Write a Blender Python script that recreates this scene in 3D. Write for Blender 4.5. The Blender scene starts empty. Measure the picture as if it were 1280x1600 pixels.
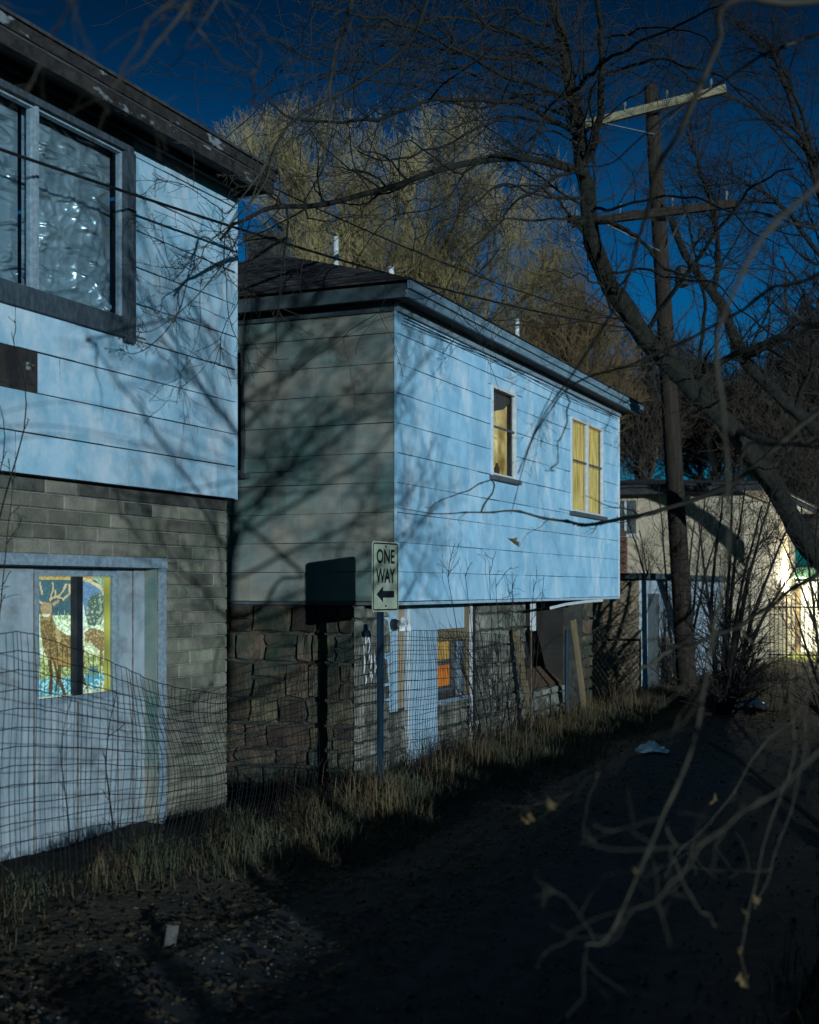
import bpy, math, random
import numpy as np
from mathutils import Vector

# ------------------------------------------------------------------ camera, world, sun, exposure
scene = bpy.context.scene
C = scene.collection
EYE = 1.9
TH = math.radians(23.43)          # the alley runs along +Y; the camera looks 23 degrees to its left
SN, CS = math.sin(TH), math.cos(TH)
FPX = 2054.0                      # focal length in photograph pixels, horizon at row 919
cam_d = bpy.data.cameras.new('camera')
cam_d.sensor_fit = 'VERTICAL'; cam_d.sensor_height = 36.0
cam_d.lens = FPX / 1600 * 36.0
cam_d.shift_y = 119 / 1600
cam_d.clip_start = 0.05; cam_d.clip_end = 2000
cam_d.dof.use_dof = True; cam_d.dof.focus_distance = 12.5; cam_d.dof.aperture_fstop = 2.4
cam = bpy.data.objects.new('camera', cam_d); C.objects.link(cam)
cam.location = (0, 0, EYE); cam.rotation_euler = (math.pi / 2, 0, TH)
scene.camera = cam

SUN_EL = math.radians(5.5)
SUN_AZ = (0.74, -0.67)            # towards the light: low, from behind the camera on the right
world = bpy.data.worlds.new('World'); scene.world = world; world.use_nodes = True
wn = world.node_tree; wn.nodes.clear()
sky = wn.nodes.new('ShaderNodeTexSky'); sky.sky_type = 'NISHITA'; sky.sun_disc = False
sky.sun_elevation = SUN_EL; sky.sun_rotation = math.atan2(SUN_AZ[0], SUN_AZ[1])
sky.air_density = 1.0; sky.dust_density = 0.3; sky.ozone_density = 4.0
tint = wn.nodes.new('ShaderNodeMix'); tint.data_type = 'RGBA'; tint.blend_type = 'MULTIPLY'
tint.inputs[0].default_value = 1.0; tint.inputs[7].default_value = (0.03, 0.62, 0.95, 1)
tc = wn.nodes.new('ShaderNodeTexCoord'); sx_ = wn.nodes.new('ShaderNodeSeparateXYZ')     # night sky: lighter towards the horizon all round
rmp = wn.nodes.new('ShaderNodeMapRange'); rmp.interpolation_type = 'SMOOTHSTEP'
for i_, v_ in ((1, 0.16), (2, 0.44), (3, 1.75), (4, 0.29)): rmp.inputs[i_].default_value = v_
dim = wn.nodes.new('ShaderNodeMix'); dim.data_type = 'RGBA'; dim.blend_type = 'MULTIPLY'; dim.inputs[0].default_value = 1.0
wn.links.new(tc.outputs['Generated'], sx_.inputs[0]); wn.links.new(sx_.outputs[2], rmp.inputs[0]); wn.links.new(rmp.outputs[0], dim.inputs[7])
bg = wn.nodes.new('ShaderNodeBackground'); bg.inputs[1].default_value = 0.05
wo = wn.nodes.new('ShaderNodeOutputWorld')
wn.links.new(sky.outputs[0], tint.inputs[6]); wn.links.new(tint.outputs[2], dim.inputs[6]); wn.links.new(dim.outputs[2], bg.inputs[0])
wn.links.new(bg.outputs[0], wo.inputs[0])

sun_d = bpy.data.lights.new('sun', 'SUN'); sun_d.energy = 3.3; sun_d.angle = math.radians(0.42)
sun_d.color = (0.78, 0.93, 1.0)                       # cold street light at night
sun = bpy.data.objects.new('sun', sun_d); C.objects.link(sun)
sun.location = (30, -27, 12)
sun.rotation_euler = Vector((-SUN_AZ[0], -SUN_AZ[1], -math.tan(SUN_EL))).to_track_quat('-Z', 'Y').to_euler()

scene.view_settings.view_transform = 'Standard'; scene.view_settings.look = 'None'
scene.view_settings.exposure = 0.0; scene.view_settings.gamma = 1.0
scene.view_settings.use_curve_mapping = False
scene.cycles.max_bounces = 4; scene.cycles.diffuse_bounces = 2; scene.cycles.glossy_bounces = 2; scene.cycles.transparent_max_bounces = 8

# ------------------------------------------------------------------ helpers
rng = np.random.default_rng(7); random.seed(7)
def cam2w(X, D, z): return (CS * X - SN * D, SN * X + CS * D, z)
def P(px, py, D): return cam2w((px - 640) / FPX * D, D, EYE + (919 - py) / FPX * D)
def ray(px): dx = (px - 640) / FPX; return CS * dx - SN, SN * dx + CS
def onx(px, py, x0):
    rx, ry = ray(px); D = x0 / rx; return (x0, ry * D, EYE + (919 - py) / FPX * D)
def ony(px, py, y0):
    rx, ry = ray(px); D = y0 / ry; return (rx * D, y0, EYE + (919 - py) / FPX * D)

def new_mat(name):
    m = bpy.data.materials.new(name); m.use_nodes = True
    nt = m.node_tree; return m, nt, nt.nodes['Principled BSDF']
MATS = {}
def mat(name, c1, c2=None, scale=4.0, rough=0.85, bump=0.0, bscale=60.0, rand=0.0, stretch=(1, 1, 1), metallic=0.0, spec=0.3,
        c3=None, scale3=1.2, lo=0.4, hi=0.62, lo3=0.55, hi3=0.68, sat=0.0, stretch3=(1, 1, 1)):
    m, nt, b = new_mat(name); N, L = nt.nodes.new, nt.links.new
    geo = N('ShaderNodeNewGeometry')
    def noise(sc, st, det=8.0):
        mp = N('ShaderNodeMapping'); mp.inputs['Scale'].default_value = st
        n = N('ShaderNodeTexNoise'); n.inputs['Scale'].default_value = sc; n.inputs['Detail'].default_value = det
        n.inputs['Roughness'].default_value = 0.62
        L(geo.outputs['Position'], mp.inputs[0]); L(mp.outputs[0], n.inputs['Vector']); return n
    def mix(a, bcol, fac):
        x = N('ShaderNodeMix'); x.data_type = 'RGBA'
        L(fac, x.inputs[0])
        if isinstance(a, tuple): x.inputs[6].default_value = a + (1,)
        else: L(a, x.inputs[6])
        x.inputs[7].default_value = bcol + (1,); return x.outputs[2]
    col = c1
    if c2:
        n = noise(scale, stretch); r = N('ShaderNodeMapRange'); r.inputs[1].default_value = lo; r.inputs[2].default_value = hi
        L(n.outputs[0], r.inputs[0]); col = mix(col, c2, r.outputs[0])
    if c3:
        n = noise(scale3, stretch3); r = N('ShaderNodeMapRange'); r.inputs[1].default_value = lo3; r.inputs[2].default_value = hi3
        L(n.outputs[0], r.inputs[0]); col = mix(col, c3, r.outputs[0])
    if rand:
        oi = N('ShaderNodeObjectInfo'); hs = N('ShaderNodeHueSaturation')
        r = N('ShaderNodeMapRange'); r.inputs[3].default_value = 1 - rand; r.inputs[4].default_value = 1 + rand
        L(oi.outputs['Random'], r.inputs[0]); L(r.outputs[0], hs.inputs['Value'])
        if sat:
            r2 = N('ShaderNodeMapRange'); r2.inputs[3].default_value = 0.5 - sat; r2.inputs[4].default_value = 0.5 + sat
            mm = N('ShaderNodeMath'); mm.operation = 'MULTIPLY'; mm.inputs[1].default_value = 7.31
            fr = N('ShaderNodeMath'); fr.operation = 'FRACT'
            L(oi.outputs['Random'], mm.inputs[0]); L(mm.outputs[0], fr.inputs[0]); L(fr.outputs[0], r2.inputs[0]); L(r2.outputs[0], hs.inputs['Hue'])
        if isinstance(col, tuple): hs.inputs['Color'].default_value = col + (1,)
        else: L(col, hs.inputs['Color'])
        col = hs.outputs[0]
    if isinstance(col, tuple): b.inputs['Base Color'].default_value = col + (1,)
    else: L(col, b.inputs['Base Color'])
    b.inputs['Roughness'].default_value = rough; b.inputs['Metallic'].default_value = metallic
    b.inputs['Specular IOR Level'].default_value = spec
    if bump:
        n = noise(bscale, stretch, 4.0); bp = N('ShaderNodeBump'); bp.inputs['Strength'].default_value = bump
        bp.inputs['Distance'].default_value = 0.02
        L(n.outputs[0], bp.inputs['Height']); L(bp.outputs[0], b.inputs['Normal'])
    MATS[name] = m; return m
def glow(name, c1, c2, strength, scale=6.0, stretch=(1, 1, 1), lo=0.35, hi=0.65):
    m, nt, b = new_mat(name); N, L = nt.nodes.new, nt.links.new
    geo = N('ShaderNodeNewGeometry'); mp = N('ShaderNodeMapping'); mp.inputs['Scale'].default_value = stretch
    n = N('ShaderNodeTexNoise'); n.inputs['Scale'].default_value = scale; n.inputs['Detail'].default_value = 5
    r = N('ShaderNodeMapRange'); r.inputs[1].default_value = lo; r.inputs[2].default_value = hi
    x = N('ShaderNodeMix'); x.data_type = 'RGBA'; x.inputs[6].default_value = c1 + (1,); x.inputs[7].default_value = c2 + (1,)
    L(geo.outputs['Position'], mp.inputs[0]); L(mp.outputs[0], n.inputs['Vector']); L(n.outputs[0], r.inputs[0]); L(r.outputs[0], x.inputs[0])
    L(x.outputs[2], b.inputs['Base Color']); L(x.outputs[2], b.inputs['Emission Color']); b.inputs['Emission Strength'].default_value = strength
    b.inputs['Roughness'].default_value = 0.9
    MATS[name] = m; return m

mat('blue_shingle', (0.22, 0.41, 0.54), (0.34, 0.50, 0.61), 5.0, rough=0.8, bump=0.25, bscale=70, rand=0.09,
    c3=(0.48, 0.57, 0.64), scale3=3.4, lo3=0.48, hi3=0.70, stretch3=(1, 1, 0.8))
mat('blue_shingle_far', (0.24, 0.47, 0.65), (0.33, 0.57, 0.74), 4.0, rough=0.8, bump=0.22, bscale=70, rand=0.06,
    c3=(0.56, 0.70, 0.80), scale3=2.6, lo3=0.5, hi3=0.70, stretch3=(1, 1, 0.6))
mat('shade_toned_shingle', (0.17, 0.205, 0.19), (0.26, 0.235, 0.19), 2.6, rough=0.9, bump=0.25, bscale=80, rand=0.10,
    c3=(0.095, 0.165, 0.155), scale3=1.9, lo3=0.46, hi3=0.66, stretch3=(1, 1, 0.7))  # dimmer side-wall light and its teal and tan dapples are put into this colour
mat('felt', (0.012, 0.012, 0.014), (0.03, 0.028, 0.026), 6)
mat('mortar', (0.14, 0.15, 0.14), (0.22, 0.225, 0.20), 9, bump=0.4)
mat('block', (0.125, 0.125, 0.095), (0.20, 0.19, 0.145), 5, rough=0.95, bump=0.5, bscale=50, rand=0.33, sat=0.03,
    c3=(0.08, 0.08, 0.07), scale3=1.7, lo3=0.52, hi3=0.70)
mat('dark_block', (0.035, 0.036, 0.032), (0.08, 0.08, 0.07), 6, rough=0.95, bump=0.5, bscale=50, rand=0.3)
mat('stone', (0.048, 0.040, 0.028), (0.105, 0.080, 0.050), 6, rough=0.95, bump=0.9, bscale=22, rand=0.45, sat=0.035,
    c3=(0.028, 0.040, 0.030), scale3=2.4, lo3=0.47, hi3=0.6)
mat('pale_stone', (0.13, 0.135, 0.11), (0.22, 0.215, 0.18), 7, rough=0.95, bump=0.9, bscale=22, rand=0.28, sat=0.03,
    c3=(0.055, 0.06, 0.05), scale3=3.0, lo3=0.48, hi3=0.62)
mat('dark_mortar', (0.03, 0.032, 0.03), (0.06, 0.06, 0.05), 8, bump=0.5)
mat('pale_panel', (0.21, 0.28, 0.32), (0.36, 0.42, 0.46), 5, rough=0.7, bump=0.15, rand=0.08, stretch=(1, 1, 0.5), lo=0.35, hi=0.68,
    c3=(0.15, 0.16, 0.165), scale3=3.2, lo3=0.52, hi3=0.74, stretch3=(1, 0.7, 1.6))
mat('rust_seam', (0.09, 0.07, 0.055), (0.17, 0.15, 0.13), 20, rough=0.9)
mat('blue_panel', (0.27, 0.42, 0.54), (0.36, 0.50, 0.60), 5, rough=0.75, bump=0.2, stretch=(6, 6, 0.3), rand=0.06,
    c3=(0.20, 0.30, 0.38), scale3=4.0, lo3=0.56, hi3=0.75, stretch3=(3, 3, 0.5))
mat('trim_blue', (0.15, 0.21, 0.26), (0.24, 0.31, 0.36), 10, rough=0.7, bump=0.2, stretch=(3, 3, 3))
mat('casing_slate', (0.026, 0.042, 0.058), (0.055, 0.078, 0.098), 9, rough=0.75, bump=0.3, stretch=(3, 3, 1.2))
mat('trim_dark', (0.055, 0.07, 0.08), (0.09, 0.105, 0.11), 8, rough=0.7, bump=0.2)
mat('trim_white', (0.50, 0.53, 0.55), (0.62, 0.64, 0.66), 12, rough=0.6)
mat('peeling', (0.014, 0.014, 0.015), (0.038, 0.033, 0.030), 14, rough=0.95, bump=0.6, c3=(0.17, 0.20, 0.22), scale3=2.2, lo3=0.595, hi3=0.62,
    stretch3=(1, 1.2, 3))
mat('soffit', (0.028, 0.032, 0.036), (0.05, 0.056, 0.06), 6, rough=0.9)
mat('fascia_blue', (0.11, 0.19, 0.25), (0.19, 0.28, 0.34), 5, rough=0.7, bump=0.15, stretch=(1, 0.6, 4))
mat('fascia_dark', (0.035, 0.055, 0.065), (0.06, 0.085, 0.095), 5, rough=0.8)
mat('roof_shingle', (0.025, 0.026, 0.03), (0.05, 0.05, 0.055), 12, rough=0.95, bump=0.6, bscale=40, rand=0.2)
mat('old_wood', (0.13, 0.10, 0.055), (0.20, 0.155, 0.085), 9, rough=0.9, bump=0.4, stretch=(5, 5, 0.5))
mat('brown_wood', (0.075, 0.045, 0.028), (0.11, 0.065, 0.04), 9, rough=0.9, bump=0.3, stretch=(5, 0.6, 5))
mat('tan_wall', (0.28, 0.205, 0.135), (0.36, 0.27, 0.18), 1.8, rough=0.9, bump=0.2, rand=0.05, c3=(0.19, 0.155, 0.115), scale3=1.1)
mat('cream_wall', (0.44, 0.36, 0.25), (0.52, 0.43, 0.31), 1.5, rough=0.9, bump=0.15, c3=(0.34, 0.30, 0.23), scale3=1.0)
mat('dark_room', (0.02, 0.018, 0.016), (0.03, 0.027, 0.024), 3)
mat('brown_cloth', (0.085, 0.058, 0.040), (0.12, 0.085, 0.06), 4, rough=1.0, bump=0.3, stretch=(4, 4, 0.4))
mat('wire', (0.012, 0.013, 0.016), None, rough=0.6, metallic=0.6)
mat('rust_wire', (0.10, 0.075, 0.05), (0.05, 0.036, 0.025), 20, rough=0.8)
mat('post_blue', (0.006, 0.018, 0.034), (0.012, 0.036, 0.06), 8, rough=0.6, metallic=0.2, stretch=(1, 1, 0.3))
mat('sign_face', (0.33, 0.38, 0.28), (0.40, 0.45, 0.34), 7, rough=0.38, spec=0.6, c3=(0.24, 0.22, 0.15), scale3=9, lo3=0.62, hi3=0.75)
mat('sign_black', (0.008, 0.009, 0.012), None, rough=0.5)
mat('bark', (0.005, 0.006, 0.005), (0.024, 0.021, 0.016), 11, rough=0.95, bump=1.0, bscale=30, stretch=(1, 1, 0.3), c3=(0.010, 0.013, 0.010), scale3=1.6, lo3=0.45, hi3=0.6)
mat('twig', (0.022, 0.021, 0.016), (0.042, 0.037, 0.027), 3, rough=0.9)
mat('dark_bark', (0.008, 0.008, 0.008), (0.019, 0.017, 0.014), 12, rough=0.95, bump=0.5)
mat('dark_twig', (0.013, 0.012, 0.012), (0.022, 0.019, 0.017), 2, rough=0.95)
mat('pale_twig', (0.040, 0.038, 0.029), (0.072, 0.064, 0.046), 4, rough=0.85)
mat('straw_twig', (0.15, 0.122, 0.062), (0.40, 0.325, 0.155), 0.45, rough=0.9)
mat('brown_twig', (0.12, 0.080, 0.040), (0.17, 0.115, 0.055), 0.4, rough=0.9)
mat('far_twig', (0.036, 0.030, 0.024), (0.060, 0.048, 0.035), 0.5, rough=0.95)
mat('pole_wood', (0.018, 0.014, 0.011), (0.038, 0.029, 0.021), 10, rough=0.95, bump=0.5, stretch=(4, 4, 0.25))
mat('arm_wood', (0.16, 0.145, 0.09), (0.24, 0.215, 0.135), 9, rough=0.9, bump=0.3)
mat('steel', (0.10, 0.12, 0.125), None, rough=0.6, metallic=0.5)
mat('porcelain', (0.12, 0.14, 0.14), None, rough=0.3, spec=0.6)
mat('cable', (0.006, 0.006, 0.007), None, rough=0.7)
mat('soil', (0.022, 0.020, 0.016), (0.045, 0.038, 0.027), 5, rough=1.0, bump=1.0, bscale=25, c3=(0.03, 0.032, 0.022), scale3=1.2)
mat('asphalt', (0.020, 0.027, 0.031), (0.042, 0.050, 0.052), 7, rough=0.95, bump=0.9, bscale=60, c3=(0.045, 0.045, 0.042), scale3=28, lo3=0.62, hi3=0.7)
mat('grass_green', (0.040, 0.052, 0.030), (0.070, 0.078, 0.044), 1.2, rough=0.9)
mat('grass_dry', (0.060, 0.044, 0.024), (0.125, 0.088, 0.045), 1.5, rough=0.95)
mat('leaf', (0.085, 0.055, 0.022), (0.13, 0.09, 0.038), 8, rough=0.8, rand=0.3)
mat('leaf_litter', (0.040, 0.030, 0.018), (0.11, 0.075, 0.038), 12, rough=0.9)
mat('pebble', (0.035, 0.040, 0.042), (0.11, 0.105, 0.095), 15, rough=0.95)
mat('plastic_bag', (0.45, 0.52, 0.56), (0.60, 0.66, 0.70), 12, rough=0.35, spec=0.6)
mat('white_rag', (0.62, 0.66, 0.68), (0.72, 0.75, 0.76), 10, rough=0.9)
mat('brick_red', (0.10, 0.055, 0.038), (0.15, 0.08, 0.055), 7, rough=0.95, bump=0.3, rand=0.2)
mat('blue_white_wall', (0.30, 0.38, 0.45), (0.40, 0.47, 0.53), 2, rough=0.8, stretch=(1, 1, 0.4))
mat('lit_white', (0.62, 0.62, 0.55), (0.70, 0.70, 0.62), 3, rough=0.7)
mat('green_metal', (0.10, 0.22, 0.15), (0.14, 0.28, 0.19), 3, rough=0.5)
mat('iron', (0.010, 0.010, 0.011), None, rough=0.6)
mat('lawn', (0.10, 0.12, 0.03), (0.15, 0.16, 0.05), 4, rough=1.0, bump=0.6)
mat('black_frame', (0.010, 0.013, 0.020), (0.02, 0.025, 0.03), 9, rough=0.5)
glow('lit_curtain', (0.30, 0.195, 0.045), (0.56, 0.40, 0.12), 0.55, 5, (1, 7, 0.5))
glow('lit_room', (0.28, 0.19, 0.05), (0.80, 0.64, 0.28), 0.75, 3.0, (1, 1, 1), 0.36, 0.60)
glow('orange_cloth', (0.42, 0.10, 0.012), (0.70, 0.22, 0.03), 0.55, 7, (1, 8, 0.8))
glow('yellow_cloth', (0.30, 0.16, 0.04), (0.60, 0.34, 0.09), 0.5, 7, (1, 8, 0.8))
glow('lamp_glow', (1.0, 0.9, 0.65), (1.0, 0.92, 0.7), 9.0)
# foil-like plastic film behind the big window
fm, nt, b = new_mat('plastic_film')
b.inputs['Base Color'].default_value = (0.66, 0.80, 0.86, 1); b.inputs['Roughness'].default_value = 0.30
b.inputs['Metallic'].default_value = 0.7; b.inputs['Specular IOR Level'].default_value = 0.8
g_ = nt.nodes.new('ShaderNodeNewGeometry'); mp_ = nt.nodes.new('ShaderNodeMapping'); mp_.inputs['Scale'].default_value = (1, 0.8, 2.6); mp_.inputs['Rotation'].default_value = (0.75, 0, 0)
n_ = nt.nodes.new('ShaderNodeTexNoise'); n_.noise_type = 'RIDGED_MULTIFRACTAL'; n_.inputs['Scale'].default_value = 3.2; n_.inputs['Detail'].default_value = 5; n_.inputs['Distortion'].default_value = 1.4
b_ = nt.nodes.new('ShaderNodeBump'); b_.inputs['Strength'].default_value = 1.0; b_.inputs['Distance'].default_value = 0.11
nt.links.new(g_.outputs['Position'], mp_.inputs[0]); nt.links.new(mp_.outputs[0], n_.inputs['Vector']); nt.links.new(n_.outputs[0], b_.inputs['Height']); nt.links.new(b_.outputs[0], b.inputs['Normal'])
MATS['plastic_film'] = fm
# clear glass: mostly see-through with a mirror share at every angle
gm, nt, b = new_mat('glass'); nt.nodes.remove(b)
tr = nt.nodes.new('ShaderNodeBsdfTransparent'); tr.inputs[0].default_value = (0.9, 0.94, 0.95, 1)
gl = nt.nodes.new('ShaderNodeBsdfGlossy'); gl.inputs['Roughness'].default_value = 0.03
mx = nt.nodes.new('ShaderNodeMixShader')
mx.inputs[0].default_value = 0.07; nt.links.new(tr.outputs[0], mx.inputs[1]); nt.links.new(gl.outputs[0], mx.inputs[2])
nt.links.new(mx.outputs[0], nt.nodes['Material Output'].inputs[0])
MATS['glass'] = gm
# printed cloth, lit from the room behind it: the print is a colour per face of the cloth
tm, nt, b = new_mat('printed_cloth')
at = nt.nodes.new('ShaderNodeVertexColor'); at.layer_name = 'print'
nt.links.new(at.outputs[0], b.inputs['Base Color']); nt.links.new(at.outputs[0], b.inputs['Emission Color'])
b.inputs['Emission Strength'].default_value = 0.85; b.inputs['Roughness'].default_value = 0.9
MATS['printed_cloth'] = tm

WL = {}                            # world position of every parent
def link(o, parent=None, at=(0, 0, 0)):
    C.objects.link(o)
    if parent is not None:
        o.parent = parent; pw = WL[parent.name]
        o.location = (at[0] - pw[0], at[1] - pw[1], at[2] - pw[2])
    else: o.location = at
    WL[o.name] = tuple(at); return o
def tag(o, label, cat, group=None, kind=None):
    if label: o['label'] = label
    if cat: o['category'] = cat
    if group: o['group'] = group
    if kind: o['kind'] = kind
    return o
def thing(name, at, label, cat, group=None):
    return tag(link(bpy.data.objects.new(name, None), None, at), label, cat, group)

class MB:
    """collects faces; build() links them as one mesh object"""
    def __init__(s): s.v = []; s.f = []
    def add(s, v, f):
        o = len(s.v); s.v += [tuple(p) for p in v]; s.f += [tuple(i + o for i in q) for q in f]; return s
    def box(s, a, b):
        x0, x1 = sorted((a[0], b[0])); y0, y1 = sorted((a[1], b[1])); z0, z1 = sorted((a[2], b[2]))
        return s.add([(x0, y0, z0), (x1, y0, z0), (x1, y1, z0), (x0, y1, z0), (x0, y0, z1), (x1, y0, z1), (x1, y1, z1), (x0, y1, z1)],
                     [(0, 3, 2, 1), (4, 5, 6, 7), (0, 1, 5, 4), (1, 2, 6, 5), (2, 3, 7, 6), (3, 0, 4, 7)])
    def prism(s, poly, ext):       # poly: list of 3D points, ext: extrusion vector
        n = len(poly); v = list(poly) + [tuple(p[i] + ext[i] for i in range(3)) for p in poly]
        return s.add(v, [tuple(range(n))[::-1], tuple(range(n, 2 * n))] + [(i, (i + 1) % n, n + (i + 1) % n, n + i) for i in range(n)])
    def bar(s, a, b, w, d, up=(0, 0, 1)):
        a, b = Vector(a), Vector(b); t = (b - a).normalized(); u = Vector(up)
        if abs(t.dot(u)) > 0.95: u = Vector((1, 0, 0))
        r = t.cross(u).normalized(); u = r.cross(t).normalized()
        q = [r * sx * w / 2 + u * sy * d / 2 for sx, sy in ((-1, -1), (1, -1), (1, 1), (-1, 1))]
        return s.add([a + k for k in q] + [b + k for k in q], [(0, 3, 2, 1), (4, 5, 6, 7), (0, 1, 5, 4), (1, 2, 6, 5), (2, 3, 7, 6), (3, 0, 4, 7)])
    def tube(s, pts, r, n=8):
        pts = np.array(pts, float); rr = np.full(len(pts), r) if np.isscalar(r) else np.array(r)
        v, f = tube_arrays(pts[None], rr[None], n); f = [tuple(q) for q in f]
        f.append(tuple(range(n))[::-1]); f.append(tuple((len(pts) - 1) * n + i for i in range(n)))
        return s.add(v, f)
    def disc(s, c, axis, r, h, n=16):
        c = Vector(c); a = Vector(axis).normalized(); return s.tube([c, c + a * h], r, n)
    def mesh(s, name):
        m = bpy.data.meshes.new(name); m.from_pydata(s.v, [], s.f); m.update(); return m
    def build(s, name, material, parent=None, at=(0, 0, 0), smooth=False):
        m = s.mesh(name); m.materials.append(MATS[material])
        if smooth: m.polygons.foreach_set('use_smooth', [True] * len(m.polygons))
        return link(bpy.data.objects.new(name, m), parent, at)
def arr_mesh(name, v, f, material, parent=None, smooth=False):
    """fast mesh from arrays; f: (M,k) of equal corner counts"""
    m = bpy.data.meshes.new(name); k = f.shape[1]
    m.vertices.add(len(v)); m.vertices.foreach_set('co', np.asarray(v, np.float32).ravel())
    m.loops.add(f.size); m.loops.foreach_set('vertex_index', f.astype(np.int32).ravel())
    m.polygons.add(len(f)); m.polygons.foreach_set('loop_start', np.arange(0, f.size, k, dtype=np.int32))
    m.update(calc_edges=True)
    if smooth: m.polygons.foreach_set('use_smooth', np.ones(len(f), bool))
    m.materials.append(MATS[material]); m.validate()
    return link(bpy.data.objects.new(name, m), parent)
def unit(a): return a / np.maximum(np.linalg.norm(a, axis=-1, keepdims=True), 1e-9)
def tube_arrays(Pt, R, S):
    N, K, _ = Pt.shape
    T = np.gradient(Pt, axis=1) if K > 1 else Pt * 0
    T = unit(T); mean = unit(Pt[:, -1] - Pt[:, 0])
    ref = np.where(np.abs(mean[:, 2:3]) > 0.8, np.array([[1.0, 0, 0]]), np.array([[0, 0, 1.0]]))[:, None, :]
    A = unit(np.cross(T, np.broadcast_to(ref, T.shape))); Bv = np.cross(T, A)
    ang = np.arange(S) / S * 2 * math.pi
    V = Pt[:, :, None, :] + R[:, :, None, None] * (A[:, :, None, :] * np.cos(ang)[:, None] + Bv[:, :, None, :] * np.sin(ang)[:, None])
    i = np.arange(N)[:, None, None] * K * S; k = np.arange(K - 1)[None, :, None] * S; s = np.arange(S)[None, None, :]
    s2 = (s + 1) % S
    F = np.stack([np.broadcast_to(i + k + s, (N, K - 1, S)), np.broadcast_to(i + k + s2, (N, K - 1, S)),
                  np.broadcast_to(i + k + S + s2, (N, K - 1, S)), np.broadcast_to(i + k + S + s, (N, K - 1, S))], -1)
    return V.reshape(-1, 3), F.reshape(-1, 4)

def rects_minus(rect, holes):
    """(a0,a1,z0,z1) minus holes, as a list of rects"""
    out = [rect]
    for h in holes:
        nxt = []
        for (a0, a1, b0, b1) in out:
            if h[0] >= a1 or h[1] <= a0 or h[2] >= b1 or h[3] <= b0: nxt.append((a0, a1, b0, b1)); continue
            if b0 < h[2]: nxt.append((a0, a1, b0, h[2]))
            if b1 > h[3]: nxt.append((a0, a1, h[3], b1))
            m0, m1 = max(b0, h[2]), min(b1, h[3])
            if a0 < h[0]: nxt.append((a0, h[0], m0, m1))
            if a1 > h[1]: nxt.append((h[1], a1, m0, m1))
        out = nxt
    return [r for r in out if r[1] - r[0] > 0.012 and r[3] - r[2] > 0.012]

PIECE = {}
def piece_mesh(kind, w, h, material, var=0):
    key = (kind, round(w, 3), round(h, 3), material, var)
    if key in PIECE: return PIECE[key]
    mb = MB(); w2 = w / 2
    if kind == 'shingle':          # thin wedge, lower edge proud; front looks to -Y
        mb.add([(-w2, 0, 0), (w2, 0, 0), (w2, -0.011, 0), (-w2, -0.011, 0), (-w2, 0, h), (w2, 0, h), (w2, -0.004, h), (-w2, -0.004, h)],
               [(0, 1, 2, 3), (4, 7, 6, 5), (3, 2, 6, 7), (0, 4, 5, 1), (0, 3, 7, 4), (1, 5, 6, 2)])
    elif kind == 'block':          # block with chamfered arrises
        c = 0.007; r = random.Random(hash(key) & 0xffff)
        q = lambda: r.uniform(-0.003, 0.003)
        mb.add([(-w2, 0, 0), (w2, 0, 0), (w2, 0, h), (-w2, 0, h),
                (-w2, -0.012, 0), (w2, -0.012, 0), (w2, -0.012, h), (-w2, -0.012, h),
                (-w2 + c, -0.02 + q(), c), (w2 - c, -0.02 + q(), c), (w2 - c, -0.02 + q(), h - c), (-w2 + c, -0.02 + q(), h - c)],
               [(0, 1, 5, 4), (1, 2, 6, 5), (2, 3, 7, 6), (3, 0, 4, 7), (4, 5, 9, 8), (5, 6, 10, 9), (6, 7, 11, 10), (7, 4, 8, 11), (8, 9, 10, 11)])
    elif kind == 'stone':          # rubble: bulging, uneven outline
        r = random.Random(var * 977 + int(w * 1000)); g = 5
        vs, fs = [], []
        for j in range(g):
            for i in range(g):
                u, t = i / (g - 1) * 2 - 1, j / (g - 1) * 2 - 1
                rd = 1 - 0.22 * (abs(u * t)) ** 2; u = u if abs(u) > .9 or abs(u) < .1 else u * 1.76; t = t if abs(t) > .9 or abs(t) < .1 else t * 1.76
                edge = max(abs(u), abs(t)) > 0.99
                dep = 0.0 if edge else -(0.045 + r.uniform(-0.018, 0.022))
                vs.append((u * w2 * rd + r.uniform(-1, 1) * 0.06 * w, dep, h / 2 + t * h / 2 * rd + r.uniform(-1, 1) * 0.07 * h))
        for j in range(g - 1):
            for i in range(g - 1):
                fs.append((j * g + i, j * g + i + 1, (j + 1) * g + i + 1, (j + 1) * g + i))
        mb.add(vs, fs)
    m = mb.mesh(kind); m.materials.append(MATS[material]); PIECE[key] = m; return m
def piece(kind, name, face, plane, a, z, w, h, material, parent, var=0):
    """face 'x': wall looking to +X at x=plane, a = y; face 'y': wall looking to -Y at y=plane, a = x"""
    o = bpy.data.objects.new(name, piece_mesh(kind, w, h, material, var))
    if kind == 'shingle':
        o.rotation_euler = (random.gauss(0, .004), random.gauss(0, .0016), 0); z += random.gauss(0, .0012)
    if face == 'x':
        o.rotation_euler = (o.rotation_euler[0], o.rotation_euler[1], math.pi / 2); at = (plane + abs(random.gauss(0, .0015)), a, z)
    else: at = (a, plane, z)
    return link(o, parent, at)
def wall_box(mb, face, plane, r, th):
    if face == 'x': mb.box((plane - th, r[0], r[2]), (plane, r[1], r[3]))
    else: mb.box((r[0], plane, r[2]), (r[1], plane + th, r[3]))
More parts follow.
